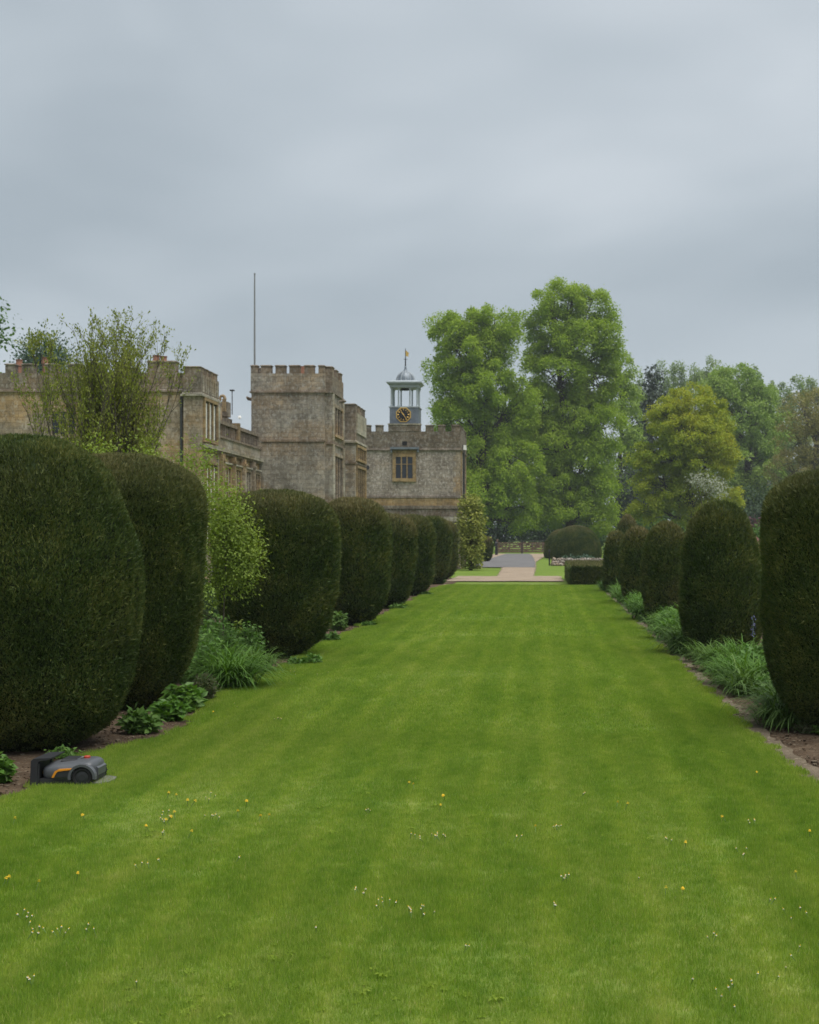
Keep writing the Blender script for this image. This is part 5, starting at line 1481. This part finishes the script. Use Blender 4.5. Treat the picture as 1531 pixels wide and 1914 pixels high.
# station
st = empty('charging_station', (qx(72), ycn, G0), 'dark charging station with upright end and ground plate under the mower', 'charging station')
MB().prism([(qx(61), G0 - .03), (qx(75), G0 - .03), (qx(77), G0 + .225), (qx(80), G0 + .245), (qx(102), G0 + .262), (qx(103), G0 + .276), (qx(68), G0 + .268), (qx(63), G0 + .245)], ycn - .19, ycn + .19).build('tower', M['dark_plastic'], st)
for sgn in (-1, 1):
    MB().prism([(qx(75.2), G0 - .02), (qx(79), G0 - .02), (qx(80), G0 + .22), (qx(77.5), G0 + .22)], ycn + sgn * .16 - .025, ycn + sgn * .16 + .025).build('side_fin', M['dark_plastic'], st)
pl = [(qx(75.5), ycn - .17), (qx(150), ycn - .19), (qx(196), ycn - .20), (qx(214), ycn - .13), (qx(218), ycn), (qx(214), ycn + .13), (qx(196), ycn + .2), (qx(75.5), ycn + .17)]
MB().prism(pl, G0 - .025, G0 + .042, 'z').build('ground_plate', M['station'], st)
MB().box(qx(76), qx(90), ycn - .05, ycn + .05, G0 + .10, G0 + .13).build('charging_contact', M['gold'], st)

st.scale = (.92, .9, .84)
st.location = (st.location.x + 8 * K, st.location.y - .22, .008)
# ------------------------------------------------------------------ flowers in the lawn
def disc_flower(nm, petals, r, mat, h, cen=None):
    V = []; Fs = []
    for ly, (rr_, zz) in enumerate(((r, h), (r * .72, h + .008))):
        for i in range(petals):
            a = 2 * math.pi * (i + .5 * ly) / petals; w2 = math.pi / petals * .8
            b = len(V)
            V += [(.12 * r * math.cos(a), .12 * r * math.sin(a), zz + .003), (rr_ * .7 * math.cos(a - w2), rr_ * .7 * math.sin(a - w2), zz + .004), (rr_ * math.cos(a), rr_ * math.sin(a), zz), (rr_ * .7 * math.cos(a + w2), rr_ * .7 * math.sin(a + w2), zz + .004)]
            Fs.append((b, b + 1, b + 2, b + 3))
        if cen: break
    me = bpy.data.meshes.new('petals'); me.from_pydata(V, [], Fs); me.materials.append(M[mat]); me.update()
    V2, F2 = tube_np([(0, 0, -.02), (.003, 0, h * .5), (0, 0, h)], [.0028, .0025, .003], 5)
    ms_ = bpy.data.meshes.new('stem'); ms_.from_pydata(V2.tolist(), [], F2.tolist()); ms_.materials.append(M['stem']); ms_.update()
    mc = None
    if cen:
        b = MB().lathe([(r * .36, h + .002), (r * .34, h + .008), (r * .18, h + .012)], 0, 0, 8)
        mc = bpy.data.meshes.new('flower_centre'); mc.from_pydata(np.concatenate(b.V).tolist(), [], [f for fs in b.F.values() for f in fs]); mc.materials.append(M[cen]); mc.update()
    return me, ms_, mc
dand = disc_flower('dandelion', 14, .0135, 'yellow', .055)
dais = disc_flower('daisy', 10, .0062, 'daisy', .040, 'yellow')
rf = random.Random(4)
def plant(nm, kit, px, py, label, cat, group, s=1.0):
    x, y = gp(px, py + 8)
    o = empty(nm, (x, y, .022), label, cat, group)
    o.rotation_euler = (rf.uniform(.1, .7), rf.uniform(-.3, .3), rf.uniform(0, 6))
    o.scale = (s, s, 1)
    for n_, me in (('petals', kit[0]), ('stem', kit[1]), ('flower_centre', kit[2])):
        if me: link(bpy.data.objects.new(n_, me), o)
for (px, py) in [(272, 1557), (280, 1556), (312, 1493), (333, 1497), (311, 1537), (318, 1543), (328, 1531), (350, 1507), (356, 1507), (161, 1534), (24, 1543), (142, 1648), (68, 1666), (3, 1659), (12, 1657),
                 (502, 1536), (460, 1508), (758, 1472), (775, 1476), (832, 1494), (1418, 1452), (1359, 1536), (1279, 1589), (1276, 1672), (1244, 1679), (1491, 1648), (1513, 1566), (1169, 1514), (1153, 1510), (446, 1529), (351, 1567), (1002, 1557), (821, 1516), (400, 1333), (484, 1538)]:
    plant('dandelion', dand, px, py, 'small yellow dandelion flowering in the lawn', 'flower', 'dandelions in the lawn', rf.uniform(.7, 1.1))
for (px, py, sx, sy, n_) in [(305, 1540, 14, 18, 10), (810, 1570, 34, 4, 13), (690, 1520, 3, 3, 3), (720, 1700, 12, 6, 7), (780, 1712, 22, 6, 10), (676, 1672, 14, 6, 4), (45, 1722, 10, 8, 5), (75, 1748, 30, 10, 7), (167, 1748, 8, 4, 3),
                             (112, 1750, 12, 6, 4), (1060, 1646, 14, 5, 6), (1190, 1650, 2, 2, 1), (1407, 1544, 10, 3, 4), (1040, 1553, 12, 4, 6), (962, 1571, 10, 2, 3), (1034, 1702, 5, 4, 3), (870, 1783, 8, 3, 2), (1330, 1762, 6, 3, 3), (1437, 1693, 4, 4, 2),
                             (1375, 1840, 60, 40, 9), (1500, 1770, 30, 60, 8), (300, 1616, 4, 3, 2), (265, 1625, 10, 3, 3), (440, 1612, 4, 2, 2), (590, 1747, 3, 2, 1), (60, 1846, 14, 4, 3), (256, 1850, 3, 2, 1), (400, 1533, 20, 6, 5), (390, 1500, 14, 8, 4),
                             (540, 1256, 24, 5, 6), (598, 1258, 12, 3, 3), (520, 1345, 12, 3, 5), (440, 1320, 8, 4, 2), (870, 1255, 8, 2, 3), (1090, 1490, 4, 2, 2), (1240, 1570, 20, 10, 4), (1400, 1600, 40, 10, 4)]:
    for k in range(n_):
        plant('daisy', dais, px + rf.gauss(0, sx * .6), py + rf.gauss(0, sy * .6), 'tiny white daisy flowering in the lawn', 'flower', 'daisies in the lawn', rf.uniform(.6, 1.05))

# ------------------------------------------------------------------ air
hz_ = MB().box(-720, 720, -170, 1220, -1.2, 45).build('haze', None)
m, t, o = newmat('damp_air')
pv = N(t, 'ShaderNodeVolumePrincipled')
pv.inputs['Color'].default_value = (.86, .92, 1.0, 1)
pv.inputs['Density'].default_value = .00026
pv.inputs['Anisotropy'].default_value = .1
t.links.new(pv.outputs[0], o.inputs['Volume'])
hz_.data.materials.append(m)
hz_['kind'] = 'stuff'
cy.volume_bounces = 0
